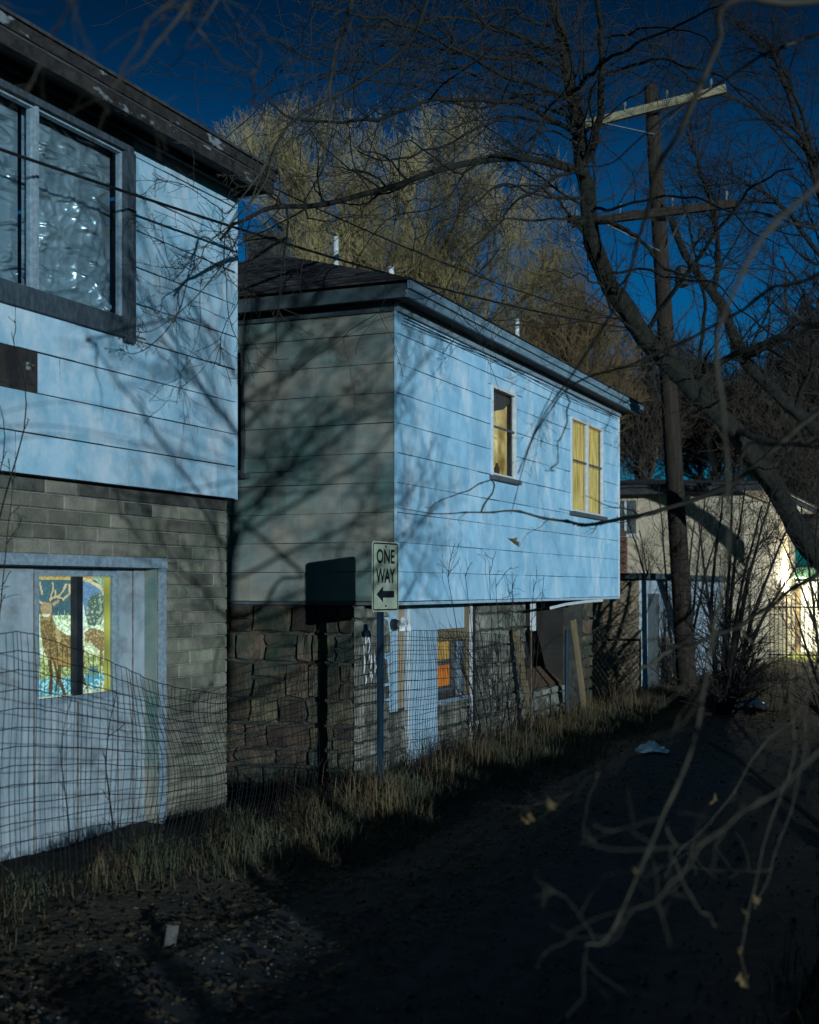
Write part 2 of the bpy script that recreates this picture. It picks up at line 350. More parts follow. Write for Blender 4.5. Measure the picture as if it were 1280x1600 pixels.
def clad(kind, name, face, plane, rect, holes, cw, ch, gap_a, gap_z, material, parent, seed, offs=None):
    r = random.Random(seed); z = rect[2]; row = 0
    while z < rect[3] - 0.02:
        z1 = min(z + ch, rect[3]); off = (r.random() if offs is None else offs[row % len(offs)]) * cw
        a = rect[0] - off
        while a < rect[1]:
            cell = (max(a, rect[0]), min(a + cw, rect[1]), z, z1); a += cw
            if cell[1] - cell[0] < 0.02: continue
            for q in rects_minus(cell, holes):
                piece(kind, name, face, plane, (q[0] + q[1]) / 2, q[2] + gap_z / 2, q[1] - q[0] - gap_a, q[3] - q[2] - gap_z, material, parent, r.randrange(3))
        z = z1; row += 1
def rubble(face, plane, rect, holes, ch, cw, material, parent, seed):
    r = random.Random(seed); z = rect[2]
    while z < rect[3] - 0.06:
        h = r.uniform(*ch); h = min(h, rect[3] - z); a = rect[0]
        if rect[3] - z - h < 0.08: h = rect[3] - z
        while a < rect[1] - 0.03:
            w = r.uniform(*cw); w = min(w, rect[1] - a)
            if rect[1] - a - w < 0.1: w = rect[1] - a
            for q in rects_minus((a, a + w, z, z + h), holes):
                ww, hh = q[1] - q[0] - 0.015, q[3] - q[2] - 0.015
                if ww < 0.05 or hh < 0.05: continue
                if hh > 0.22 and r.random() < 0.4:
                    k = r.uniform(0.4, 0.6)
                    piece('stone', 'stone', face, plane, (q[0] + q[1]) / 2, q[2] + .008, ww, hh * k - .01, material, parent, r.randrange(9))
                    piece('stone', 'stone', face, plane, (q[0] + q[1]) / 2, q[2] + hh * k + .008, ww, hh * (1 - k) - .01, material, parent, r.randrange(9))
                else: piece('stone', 'stone', face, plane, (q[0] + q[1]) / 2, q[2] + .008, ww, hh, material, parent, r.randrange(9))
            a += w
        z += h

# ------------------------------------------------------------------ ground
def hgt(x, y):
    x = np.asarray(x, float); y = np.asarray(y, float)
    s = lambda t: np.clip(t, 0, 1) ** 2 * (3 - 2 * np.clip(t, 0, 1))
    ditch = -0.16 * s((-4.95 - x) / 0.5) * s((y - 9.6) / 1.2) * s((21.5 - y) / 2)
    berm = 0.13 * np.exp(-((x + 4.75) / 0.55) ** 2) * (1 - s((y - 21) / 4))
    lump = 0.025 * np.sin(x * 3.1 + y * 1.7) * np.sin(y * 2.3 - x) + 0.012 * np.sin(x * 9 + 2) * np.sin(y * 8)
    onverge = s((-3.3 - x) / 0.6)
    right = 0.12 * s((x + 0.6) / 1.2)
    return ditch + berm + lump * onverge + right
def grid_sheet(name, xs, ys, material, dz=0.0, fn=hgt):
    Xg, Yg = np.meshgrid(xs, ys); Z = fn(Xg, Yg) + dz
    v = np.stack([Xg, Yg, Z], -1).reshape(-1, 3); nx, ny = len(xs), len(ys)
    i = np.arange(nx - 1)[None, :] + np.arange(ny - 1)[:, None] * nx
    f = np.stack([i, i + 1, i + nx + 1, i + nx], -1).reshape(-1, 4)
    return arr_mesh(name, v, f, material, smooth=True)
xs = np.unique(np.concatenate([np.linspace(-300, -12, 12), np.linspace(-12, 4, 130), np.linspace(4, 300, 12)]))
ys = np.unique(np.concatenate([np.linspace(-200, -2, 10), np.linspace(-2, 36, 200), np.linspace(36, 400, 14)]))
g = grid_sheet('ground', xs, ys, 'soil'); tag(g, None, None, kind='structure')
def road_h(x, y):
    rut = -0.018 * (np.exp(-((x + 3.0) / 0.22) ** 2) + np.exp(-((x + 1.5) / 0.22) ** 2))
    return hgt(x, y) * 0.4 + rut + 0.012 + 0.006 * np.sin(x * 11 + y * 3) * np.sin(y * 7)
al = grid_sheet('alley_road', np.linspace(-3.75, -0.75, 60), np.linspace(-30, 60, 300), 'asphalt', 0.012, road_h)
tag(al, None, None, kind='structure')

# ------------------------------------------------------------------ near house (left)
AX, AY, AZ0, AZ1 = -5.959, 9.951, 2.678, 5.40      # upper wall plane, its far corner, bottom, top
ALX = -6.06                                        # masonry plane below
hA = thing('near_house', (-8.5, 6.5, 0), 'nearest house with pale blue shingled upper storey over greenish block wall, at left edge', 'house')
win_hole = (6.23, 8.36, 3.84, 5.29)
vent_z0 = AZ0 + 2 * 0.2828
holesA = [win_hole]
mb = MB()
for q in rects_minus((3.0, AY, AZ0, AZ1), holesA): wall_box(mb, 'x', AX - 0.012, q, 0.12)
mb.box((-11.5, AY - 0.12, AZ0), (AX - 0.14, AY - 0.005, AZ1))
mb.box((-11.5, 3.0, AZ0 + 0.004), (AX - 0.015, AY - 0.13, AZ0 + 0.12))
mb.build('upper_wall', 'felt', hA)
vent = (5.0, 7.31, AZ0 + 2 * 0.2828, AZ0 + 3 * 0.2828)
clad('shingle', 'shingle', 'x', AX - 0.012, (3.6, AY, AZ0, AZ1 - 0.004), holesA + [vent], 0.64, 0.2828, 0.008, 0.008, 'blue_shingle', hA, 11,
     offs=[0.56, 0.04, 0.83, 0.56, 0.2, 0.9, 0.42])
MB().box((AX - 0.012, AY - 0.012, AZ0 - 0.004), (AX + 0.006, AY + 0.006, AZ1 - 0.01)).build('corner_strip', 'blue_shingle', hA)
mb = MB(); mb.box((AX - 0.010, 6.2, vent[2] + 0.03), (AX - 0.004, 6.98, vent[3] - 0.06)); mb.build('bare_board', 'dark_room', hA)
mb = MB(); mb.box((AX - 0.010, 7.19, vent[2] + 0.05), (AX - 0.005, 7.27, vent[3] - 0.03)); mb.build('peeled_paper', 'peeling', hA)
# window: casing, two sashes, plastic film
win = MB()
win.box((AX - 0.01, 6.2, 5.22), (AX + 0.028, 8.39, 5.33)); hd = win.build('window', 'casing_slate', hA)
MB().box((AX - 0.01, 6.2, 3.80), (AX + 0.034, 8.30, 3.95)).build('casing', 'casing_slate', hd)
MB().box((AX - 0.01, 8.29, 3.77), (AX + 0.038, 8.40, 5.218)).build('casing', 'casing_slate', hd)
MB().box((AX - 0.01, 6.12, 3.79), (AX + 0.028, 6.19, 5.33)).build('casing', 'casing_slate', hd)
MB().box((AX - 0.06, 7.27, 3.952), (AX + 0.012, 7.30, 5.216)).build('mullion', 'trim_blue', hd)
for (y0, y1) in ((6.23, 7.268), (7.302, 8.288)):
    f = MB(); w = 0.013
    f.box((AX - 0.06, y0, 3.953), (AX - 0.01, y1, 3.953 + w)); f.box((AX - 0.06, y0, 5.215 - w), (AX - 0.01, y1, 5.215))
    f.box((AX - 0.06, y0, 3.954 + w), (AX - 0.01, y0 + w, 5.214 - w)); f.box((AX - 0.06, y1 - w, 3.954 + w), (AX - 0.01, y1, 5.214 - w))
    f.build('sash', 'trim_blue', hd)
    MB().box((AX - 0.034, y0 + w, 3.953 + w), (AX - 0.031, y1 - w, 5.215 - w)).build('pane', 'glass', hd)
def film(y0, y1, z0, z1, seed, parent, amp):
    r = np.random.default_rng(seed); ny, nz = 70, 96
    Y, Z = np.meshgrid(np.linspace(0, 1, ny), np.linspace(0, 1, nz)); H = np.zeros_like(Y)
    for k in range(90):
        a = r.normal(0.9, 0.55); cy, cz = r.random(), r.random() ** 1.3
        u = (Y - cy) * math.cos(a) + (Z - cz) * math.sin(a) * 1.3; v = -(Y - cy) * math.sin(a) + (Z - cz) * math.cos(a) * 1.3
        v = v + 0.05 * np.sin(u * r.uniform(6, 20) + r.random() * 6)
        w = r.uniform(0.010, 0.030); Ln = r.uniform(0.08, 0.35)
        H += r.uniform(0.4, 1) * np.exp(-np.abs(v) / w) * np.exp(-(u / Ln) ** 2)
    lowz = np.exp(-((Z - 0.15) / 0.2) ** 2)
    H += 0.45 * lowz * np.sin(Z * 75 + 6 * np.sin(Y * 5) + 3 * np.sin(Y * 13 + 1)) * (0.6 + 0.4 * np.sin(Y * 17))
    X = AX - 0.14 + amp * H * np.minimum(1, 12 * np.minimum(np.minimum(Y, 1 - Y), np.minimum(Z, 1 - Z)))
    X = np.minimum(X, AX - 0.04)
    v = np.stack([X, y0 + Y * (y1 - y0), z0 + Z * (z1 - z0)], -1).reshape(-1, 3)
    i = np.arange(ny - 1)[None] + np.arange(nz - 1)[:, None] * ny
    f = np.stack([i, i + 1, i + ny + 1, i + ny], -1).reshape(-1, 4)
    return arr_mesh('plastic_sheet', v, f, 'plastic_film', parent, True)
film(7.30, 8.31, 3.94, 5.23, 3, hd, 0.030)
film(6.235, 7.26, 3.94, 5.23, 5, hd, 0.016)
# roof and eave
e = MB(); e.box((AX - 0.16, 3.0, 5.402), (AX + 0.352, AY + 0.03, 5.42)); e.build('soffit', 'soffit', hA)
e = MB(); e.box((AX + 0.30, 3.0, 5.31), (AX + 0.35, AY + 0.035, 5.400)); e.build('fascia', 'peeling', hA)
e = MB(); e.box((AX + 0.325, 3.0, 5.422), (AX + 0.365, AY + 0.05, 5.50)); e.build('fascia', 'peeling', hA)
e = MB(); e.box((AX + 0.02, 3.0, 5.340), (AX + 0.07, AY - 0.01, 5.400)); e.build('frieze_board', 'soffit', hA)
e = MB(); e.box((AX - 0.1, AY + 0.036, 5.33), (AX + 0.32, AY + 0.055, 5.42)); e.build('end_board', 'peeling', hA)
e = MB(); e.prism([(AX + 0.385, 2.9, 5.502), (AX + 0.385, 2.9, 5.525), (-9.0, 2.9, 6.25), (-12, 2.9, 5.525), (-12, 2.9, 5.502)], (0, AY + 0.08 - 2.9, 0))
e.build('roof', 'roof_shingle', hA)
# masonry below, opening filled with panels
OP = (2.5, 8.90, -0.4, 2.10)
mb = MB()
for q in rects_minus((2.5, AY, -0.4, AZ0 - 0.002), [OP]): wall_box(mb, 'x', ALX - 0.016, q, 0.124)
mb.box((-11.4, AY - 0.2, -0.4), (ALX - 0.145, AY - 0.03, AZ0 - 0.002)); mb.build('lower_wall', 'mortar', hA)
clad('block', 'block', 'x', ALX - 0.016, (4.6, AY, -0.25, AZ0 - 0.004), [OP], 0.37, 0.1085, 0.009, 0.010, 'block', hA, 21, offs=[0.1, 0.6, 0.15, 0.62, 0.05, 0.55])
for o in hA.children:                      # darker blocks, picked at random in the top rows
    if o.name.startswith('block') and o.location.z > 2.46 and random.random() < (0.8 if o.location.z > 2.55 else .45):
        o.data = o.data.copy(); o.data.materials[0] = MATS['dark_block']
MB().box((ALX - 0.012, 4.0, 2.06), (ALX + 0.045, 8.97, 2.14)).build('lintel_trim', 'trim_blue', hA)
MB().box((ALX - 0.012, 8.905, -0.2), (ALX + 0.035, 8.965, 2.058)).build('jamb_trim', 'trim_blue', hA)
MB().box((ALX - 0.25, 8.885, -0.2), (ALX - 0.013, 8.903, 2.10)).build('jamb_lining', 'shade_toned_shingle', hA)
IX = -6.2
MB().box((IX - 0.02, 4.0, 2.055), (ALX - 0.014, 8.884, 2.098)).build('head_lining', 'trim_blue', hA)
w2 = (7.60, 8.48, 1.11, 2.03)
pan = lambda y0, y1, z0, z1, m='pale_panel', p=0.0, name='panel': MB().box((IX - 0.03, y0, z0), (IX + p, y1, z1)).build(name, m, hA)
pan(4.0, 6.36, -0.3, 2.053); pan(6.366, 7.545, -0.3, 2.053, p=0.004)
pan(7.55, 8.045, -0.3, 1.05); pan(8.051, 8.543, -0.3, 1.05, p=0.003); pan(8.549, 8.745, -0.3, 2.053)
for y_, z_ in ((7.5475, 2.05), (8.048, 1.05), (8.546, 1.05), (8.7475, 2.05)): MB().box((IX - .02, y_ - .006, -.28), (IX + .008, y_ + .006, z_)).build('seam_strip', 'rust_seam', hA)
pan(8.75, 8.883, -0.3, 2.053, p=0.02)
pan(7.55, 8.543, 2.035, 2.053, 'trim_blue')
sill = MB(); sill.box((IX - 0.03, 7.552, 1.053), (IX + 0.03, 8.541, 1.10)); sill.build('window_sill', 'trim_blue', hA)
fr_ = MB(); fr_.box((IX - 0.03, 7.552, 1.103), (IX + 0.015, 7.595, 2.032)); fr_.box((IX - 0.03, 8.498, 1.103), (IX + 0.022, 8.541, 2.032))
fr_.box((IX - 0.03, 7.597, 1.99), (IX + 0.012, 8.496, 2.031)); wf = fr_.build('window_frame', 'trim_blue', hA)
MB().box((IX - 0.028, 8.005, 1.103), (IX + 0.03, 8.075, 1.988)).build('mullion', 'black_frame', wf)
MB().box((IX - 0.016, 7.597, 1.104), (IX - 0.013, 8.004, 1.988)).build('pane', 'glass', wf)
MB().box((IX - 0.016, 8.076, 1.104), (IX - 0.013, 8.496, 1.988)).build('pane', 'glass', wf)
# tapestry
def tapestry():
    W, Hh = 92, 130
    U, V = np.meshgrid((np.arange(W) + .5) / W, (np.arange(Hh) + .5) / Hh)
    X = 120 + U * 770; Y = 165 + V * 1275          # design coordinates
    r = np.random.default_rng(4); nz = r.normal(0, 1, (Hh, W)); nz = (nz + np.roll(nz, 1, 0) + np.roll(nz, 1, 1) + np.roll(nz, (1, 1), (0, 1))) / 2
    lum = np.clip(1 + 0.12 * nz, 0.6, 1.5)[..., None]
    img = np.zeros((Hh, W, 3)); img[:] = (0.34, 0.36, 0.10)
    def inpoly(pts):
        m = np.zeros(X.shape, bool); n = len(pts); j = n - 1
        for i in range(n):
            xi, yi = pts[i]; xj, yj = pts[j]
            if yi != yj: m ^= ((yi > Y) != (yj > Y)) & (X < (xj - xi) * (Y - yi) / (yj - yi) + xi)
            j = i
        return m
    def seg(pts, wd):
        m = np.zeros(X.shape, bool)
        for (x0, y0), (x1, y1) in zip(pts, pts[1:]):
            d2 = (x1 - x0) ** 2 + (y1 - y0) ** 2; t = np.clip(((X - x0) * (x1 - x0) + (Y - y0) * (y1 - y0)) / d2, 0, 1)
            m |= (X - x0 - t * (x1 - x0)) ** 2 + (Y - y0 - t * (y1 - y0)) ** 2 < wd * wd
        return m
    img[Y < 225] = (0.22, 0.26, 0.10); sp = (Y < 225) & (nz > 0.3); img[sp] = (0.42, 0.45, 0.30)
    img[(Y >= 205) & (Y < 245)] = (0.45, 0.33, 0.12)
    img[(Y >= 240) & (Y < 620)] = (0.055, 0.115, 0.135)
    sk = inpoly([(555, 260), (700, 270), (800, 420), (800, 620), (555, 620)]); img[sk] = (0.13, 0.22, 0.34)
    arc = seg([(555, 235), (640, 250), (730, 300), (800, 390)], 16); img[arc] = (0.62, 0.50, 0.26)
    cor = inpoly([(640, 165), (810, 165), (810, 380), (740, 290)]); img[cor] = (0.30, 0.36, 0.18); img[cor & (nz > .4)] = (0.30, 0.45, 0.42)
    md = (Y >= 600) & (Y < 780); img[md] = (0.45, 0.55, 0.32); img[md & (nz > 0)] = (0.70, 0.78, 0.55)
    for k in range(10):
        cx = 270 + k * 22; img[inpoly([(cx - 10, 640), (cx, 530 + 40 * ((k * 7) % 3)), (cx + 10, 640)])] = (0.28, 0.40, 0.18)
    img[(Y >= 780) & (Y < 1120)] = (0.50, 0.55, 0.30); img[(Y >= 780) & (Y < 1120) & (nz > .5)] = (0.72, 0.76, 0.55)
    lowg = (Y >= 1000) & (Y < 1230); img[lowg] = (0.22, 0.28, 0.09); img[lowg & (nz > .2)] = (0.48, 0.50, 0.22)
    wat = Y >= 1210; img[wat] = (0.10, 0.33, 0.38); img[wat & (nz > .3)] = (0.34, 0.58, 0.58); img[Y > 1395] = (0.50, 0.46, 0.28)
    tree = inpoly([(640, 420), (720, 370), (790, 420), (800, 600), (760, 700), (640, 720), (615, 600)]); img[tree] = (0.09, 0.14, 0.10); img[tree & (nz > .6)] = (0.30, 0.36, 0.26)
    img[inpoly([(555, 440), (590, 480), (612, 620), (600, 780), (555, 780)])] = (0.62, 0.70, 0.62)
    doe = inpoly([(600, 780), (650, 740), (720, 745), (800, 790), (800, 960), (770, 1000), (740, 960), (690, 930), (650, 860), (605, 910)])
    img[doe] = (0.24, 0.16, 0.07); img[doe & (nz > .7)] = (0.40, 0.30, 0.14); img[seg([(760, 980), (765, 1120)], 16)] = (0.22, 0.15, 0.07)
    body = inpoly([(165, 520), (200, 480), (262, 500), (270, 620), (330, 740), (430, 800), (520, 850), (600, 930), (600, 1180), (560, 1060), (470, 1110), (350, 1120), (250, 1060), (200, 960), (165, 760)])
    img[body] = (0.17, 0.115, 0.045); img[body & (nz > .5)] = (0.30, 0.21, 0.08)
    img[inpoly([(300, 700), (350, 740), (370, 820), (340, 900), (320, 850)])] = (0.42, 0.31, 0.14)
    img[inpoly([(270, 1000), (470, 1020), (460, 1110), (300, 1080)])] = (0.34, 0.22, 0.07)
    for leg in ([(240, 1040), (260, 1180), (250, 1360)], [(290, 1060), (330, 1200), (310, 1340)], [(350, 1100), (345, 1230), (400, 1390)], [(560, 1050), (570, 1200), (620, 1350)]):
        img[seg(leg, 15)] = (0.10, 0.065, 0.03)
    head = inpoly([(160, 520), (180, 460), (255, 470), (265, 540), (235, 610), (195, 615)]); img[head] = (0.36, 0.26, 0.13)
    img[inpoly([(260, 480), (340, 435), (345, 460), (290, 505)])] = (0.42, 0.29, 0.13); img[seg([(195, 590), (230, 590)], 14)] = (0.62, 0.55, 0.42)
    for an in ([(175, 470), (130, 430), (122, 320)], [(180, 380), (160, 270)], [(245, 450), (255, 390), (280, 350), (275, 275)], [(250, 430), (330, 410), (385, 360), (410, 290)],
               [(300, 410), (305, 350)], [(390, 440), (440, 380), (435, 290)], [(330, 420), (400, 430)]):
        img[seg(an, 9)] = (0.55, 0.42, 0.22)
    img[(X < 160) & (Y > 580) & (Y < 1000)] = (0.55, 0.66, 0.42)
    img[inpoly([(650, 1130), (730, 1130), (740, 1260), (640, 1260)]) & (nz > -.3)] = (0.05, 0.12, 0.16)
    img[inpoly([(600, 1190), (700, 1200), (690, 1310), (610, 1300)]) & (nz > .2)] = (0.10, 0.22, 0.26)
    flo = inpoly([(560, 1300), (700, 1360), (800, 1280), (800, 1400), (560, 1400)]); img[flo & (nz > 0)] = (0.60, 0.55, 0.30)
    img = img * lum
    bor = X > 800; img[bor] = np.array((0.34, 0.32, 0.06)) * (0.85 + 0.25 * np.sin(Y[bor] / 90))[:, None]
    y0, y1, z0, z1 = 7.632, 8.545, 1.07, 2.02
    n1 = W + 1; yy = y0 + np.linspace(0, 1, n1) * (y1 - y0); zz = z1 - np.linspace(0, 1, Hh + 1) * (z1 - z0)
    Yg, Zg = np.meshgrid(yy, zz); Xg = IX - 0.045 + 0.006 * np.sin(Yg * 22) + 0.003 * np.sin(Yg * 51 + Zg * 4)
    v = np.stack([Xg, Yg, Zg], -1).reshape(-1, 3)
    i = np.arange(W)[None] + np.arange(Hh)[:, None] * n1
    f = np.stack([i, i + n1, i + n1 + 1, i + 1], -1).reshape(-1, 4)
    o = arr_mesh('tapestry', v, f, 'printed_cloth')
    ca = o.data.color_attributes.new('print', 'FLOAT_COLOR', 'CORNER')
    cols = np.concatenate([np.repeat(img.reshape(-1, 3), 4, 0), np.ones((W * Hh * 4, 1))], 1)
    ca.data.foreach_set('color', cols.astype(np.float32).ravel())
    return tag(o, 'printed cloth with a stag and a doe by water, hung inside the lit lower window', 'tapestry')
tapestry()

# ------------------------------------------------------------------ middle house
BX, BY, BY1, BZ0, BZ1 = -5.093, 11.417, 19.87, 1.772, 4.62
BW = -11.0
hB = thing('middle_house', (-8, 15.5, 0), 'middle house with bright pale blue alley wall, dark hip roof and stone lower storey', 'house')
wB1 = (14.10, 14.95, 3.19, 4.22); wB2 = (17.27, 18.92, 2.95, 4.24); wB3 = (BX - 2.6, BX - 1.66, 3.05, 4.29)
mb = MB()
for q in rects_minus((BY + 0.115, BY1, BZ0, BZ1), [wB1, wB2]): wall_box(mb, 'x', BX - 0.012, q, 0.1)
for q in rects_minus((BW, BX - 0.013, BZ0, BZ1), [wB3]): wall_box(mb, 'y', BY + 0.012, q, 0.1)
mb.box((BW, BY1 - 0.1, BZ0), (BX - 0.115, BY1 - 0.01, BZ1))
mb.box((BW, BY + 0.115, BZ0 + 0.003), (BX - 0.115, BY1 - 0.105, BZ0 + 0.1)); mb.build('upper_wall', 'felt', hB)
clad('shingle', 'shingle', 'x', BX - 0.012, (BY + 0.012, BY1, BZ0, BZ1), [wB1, wB2], 0.61, 0.2848, 0.0012, 0.0055, 'blue_shingle_far', hB, 31)
clad('shingle', 'shingle', 'y', BY + 0.012, (BX - 4.3, BX - 0.012, BZ0, BZ1), [wB3], 0.61, 0.2848, 0.0015, 0.0055, 'shade_toned_shingle', hB, 33)
MB().box((BX - 0.011, BY - 0.004, BZ0 - 0.003), (BX + 0.012, BY + 0.011, BZ1 - 0.02)).build('corner_strip', 'blue_shingle_far', hB)
MB().box((BX - 0.011, BY1 - 0.012, BZ0 - 0.003), (BX + 0.012, BY1 + 0.006, BZ1 - 0.02)).build('corner_strip', 'trim_white', hB)
MB().box((BX - 0.05, BY - 0.002, BZ0 - 0.035), (BX + 0.014, BY1, BZ0 - 0.005)).build('drip_board', 'blue_panel', hB)
MB().box((BX - 4.4, BY + 0.002, BZ0 - 0.035), (BX - 0.055, BY + 0.05, BZ0 - 0.005)).build('drip_board', 'trim_dark', hB)
def window(parent, face, plane, r, material_frame, back, mull=None, rail=True, fw=0.032, sillm='trim_dark'):
    y0, y1, z0, z1 = r
    def bx(m, a0, a1, b0, b1, d0, d1):
        if face == 'x': m.box((plane + d0, a0, b0), (plane + d1, a1, b1))
        else: m.box((a0, plane - d1, b0), (a1, plane - d0, b1))
    m = MB(); bx(m, y0, y0 + fw, z0, z1, -0.035, 0.016); bx(m, y1 - fw, y1, z0, z1, -0.035, 0.012)
    bx(m, y0 + fw, y1 - fw, z1 - fw, z1, -0.035, 0.014); bx(m, y0 + fw, y1 - fw, z0, z0 + fw, -0.035, 0.0)
    w = m.build('window', material_frame, parent)
    m = MB(); bx(m, y0 - 0.05, y1 + 0.06, z0 - 0.055, z0 - 0.003, -0.01, 0.06); m.build('sill', sillm, w)
    cells = [(y0 + fw, y1 - fw)]
    if mull:
        cells = [(y0 + fw, mull - 0.028), (mull + 0.028, y1 - fw)]
        m = MB(); bx(m, mull - 0.027, mull + 0.027, z0 + fw + .001, z1 - fw - .001, -0.034, 0.01); m.build('mullion', 'trim_white', w)
    for (a0, a1) in cells:
        m = MB(); bx(m, a0 + .001, a1 - .001, z0 + fw + .001, z1 - fw - .001, -0.022, -0.019); m.build('pane', 'glass', w)
        if rail:
            zc = z0 + (z1 - z0) * 0.55
            m = MB(); bx(m, a0 + .002, a1 - .002, zc - 0.012, zc + 0.012, -0.018, -0.004); m.build('meeting_rail', 'trim_dark', w)
    if back:
        n = 40; rows = []
        yy = np.linspace(y0 + .01, y1 - .01, n); dd = -0.07 + 0.018 * np.sin((yy - y0) * 46) + 0.008 * np.sin((yy - y0) * 97)
        v = []
        for zz in (z0 + .01, z1 - .01):
            for k in range(n): v.append((plane + dd[k], yy[k], zz) if face == 'x' else (yy[k], plane - dd[k], zz))
        MB().add(v, [(k, k + 1, n + k + 1, n + k) for k in range(n - 1)]).build('curtain', back, w)
    return w
w1 = window(hB, 'x', BX, wB1, 'trim_white', None)
window(hB, 'x', BX, wB2, 'trim_white', 'lit_curtain', mull=18.1)
window(hB, 'y', BY, wB3, 'trim_dark', 'dark_room')
# the lit room seen through the single window
mb = MB(); mb.box((BX - 0.30, 14.0, 3.1), (BX - 0.29, 16.1, 4.4)); mb.build('room_wall', 'lit_room', w1)
MB().box((BX - 0.285, 14.0, 4.26), (BX - 0.11, 16.1, 4.28)).build('room_lining', 'brown_cloth', w1)
MB().box((BX - 0.285, 14.0, 3.10), (BX - 0.11, 16.1, 3.13)).build('room_floor', 'brown_cloth', w1)
mb = MB(); mb.prism([(BX - 0.08, 14.95, 3.24), (BX - 0.08, 15.2, 3.24), (BX - 0.08, 15.2, 4.17), (BX - 0.08, 15.03, 4.17)], (-0.02, 0, 0)); mb.build('curtain', 'brown_cloth', w1)
mb = MB(); mb.prism([(BX - 0.08, 14.2, 3.92), (BX - 0.08, 14.75, 4.02), (BX - 0.08, 15.1, 4.19), (BX - 0.08, 14.2, 4.19)], (-0.02, 0, 0)); mb.build('valance', 'brown_cloth', w1)
for (yy, hh) in ((14.28, 0.17), (14.52, 0.13)):
    m = MB(); m.tube([(BX - 0.085, yy, 3.233), (BX - 0.085, yy, 3.233 + hh * .55), (BX - 0.085, yy, 3.233 + hh * .7), (BX - 0.085, yy, 3.233 + hh)], [0.03, 0.035, 0.02, 0.015], 10)
    jar = m.build('jar', 'brown_wood', None)
    tag(jar, 'small dark bottle on the sill inside the single lit window, %s of two' % ('left' if yy < 14.5 else 'right'), 'bottle', 'bottles on the window sill')
# eaves and hip roof
o_ = 0.24; ez = 4.625
def ring(mb, out0, out1, z0, z1):
    mb.box((BX + out0, BY - out1, z0), (BX + out1, BY1 + 0.45, z1)); mb.box((BW - 0.2, BY - out1, z0), (BX + out0 - 0.002, BY - out0, z1))
mb = MB(); ring(mb, -0.1, o_ - 0.03, ez, ez + 0.012); mb.build('soffit', 'soffit', hB)
MB().box((BX + o_ - 0.03, BY - o_, ez - 0.02), (BX + o_, BY1 + 0.45, ez + 0.11)).build('fascia', 'fascia_blue', hB)
MB().box((BW - 0.2, BY - o_, ez - 0.02), (BX + o_ - 0.032, BY - o_ + 0.03, ez + 0.11)).build('fascia', 'fascia_dark', hB)
MB().box((BX + o_ + 0.001, BY - o_ - 0.03, ez + 0.05), (BX + o_ + 0.03, BY1 + 0.47, ez + 0.125)).build('gutter', 'fascia_blue', hB)
MB().box((BX + 0.002, BY - 0.01, BZ1 - 0.085), (BX + 0.035, BY1, BZ1 + 0.002)).build('frieze_board', 'trim_blue', hB)
MB().box((BX - 4.4, BY - 0.03, BZ1 - 0.085), (BX - 0.02, BY + 0.001, BZ1 + 0.002)).build('frieze_board', 'fascia_dark', hB)
rz = ez + 0.128; sl = 0.40; ex, ey, ey2, wx = BX + o_ + 0.05, BY - o_ - 0.05, BY1 + 0.5, BW - 0.25
hw = (ex - wx) / 2; rid = rz + sl * hw
nrow = 16
for side in range(4):
    for k in range(nrow):
        t0, t1 = k / nrow * hw, (k + 1) / nrow * hw + 0.02; za, zb = rz + sl * t0 + 0.014, rz + sl * t1 + 0.004
        t1 = min(t1, hw)
        if side == 0: q = [(wx + t0, ey + t0, za), (ex - t0, ey + t0, za), (ex - t1, ey + t1, zb), (wx + t1, ey + t1, zb)]
        elif side == 1: q = [(ex - t0, ey + t0, za), (ex - t0, ey2 - t0, za), (ex - t1, ey2 - t1, zb), (ex - t1, ey + t1, zb)]
        elif side == 2: q = [(ex - t0, ey2 - t0, za), (wx + t0, ey2 - t0, za), (wx + t1, ey2 - t1, zb), (ex - t1, ey2 - t1, zb)]
        else: q = [(wx + t0, ey2 - t0, za), (wx + t0, ey + t0, za), (wx + t1, ey + t1, zb), (wx + t1, ey2 - t1, zb)]
        MB().prism(q, (0, 0, -0.014)).build('roof_course', 'roof_shingle', hB)
def roof_z(x, y): return rz + sl * min(ex - x, y - ey, ey2 - y, x - wx)
for (px, x0, top) in ((525, -7.0, 370), (611, -6.0, 417), (808, -6.0, 499)):
    p = onx(px, top, x0); b0 = roof_z(p[0], p[1]) - 0.05
    o = MB().tube([(p[0], p[1], b0), p], 0.034, 12).build('vent_pipe', 'trim_white', hB, smooth=True)
    MB().tube([(p[0], p[1], b0 + .0), (p[0], p[1], b0 + .09)], [0.09, 0.04], 12).build('flashing', 'roof_shingle', o)
cp = onx(420, 370, -8.2)
ch = MB(); ch.box((cp[0] - .2, cp[1] - .2, roof_z(cp[0], cp[1]) - 0.3), (cp[0] + .17, cp[1] + .2, cp[2] - .08)); co = ch.build('chimney', 'dark_mortar', hB)
MB().box((cp[0] - .24, cp[1] - .24, cp[2] - .078), (cp[0] + .21, cp[1] + .24, cp[2])).build('chimney_cap', 'dark_mortar', co)
# small cross gable on the front slope, half hidden by the near house
gx = onx(352, 430, -8.9)
gg = MB(); gg.prism([(gx[0] - 1.2, gx[1] - 1.1, roof_z(gx[0], gx[1] - 1.1)), (gx[0] + .62, gx[1] - 1.1, roof_z(gx[0], gx[1] - 1.1) + .02), (gx[0] - .3, gx[1] - 1.1, roof_z(gx[0], gx[1] - 1.1) + .42)], (0, 1.6, 0))
gg.build('roof_dormer', 'roof_shingle', hB)

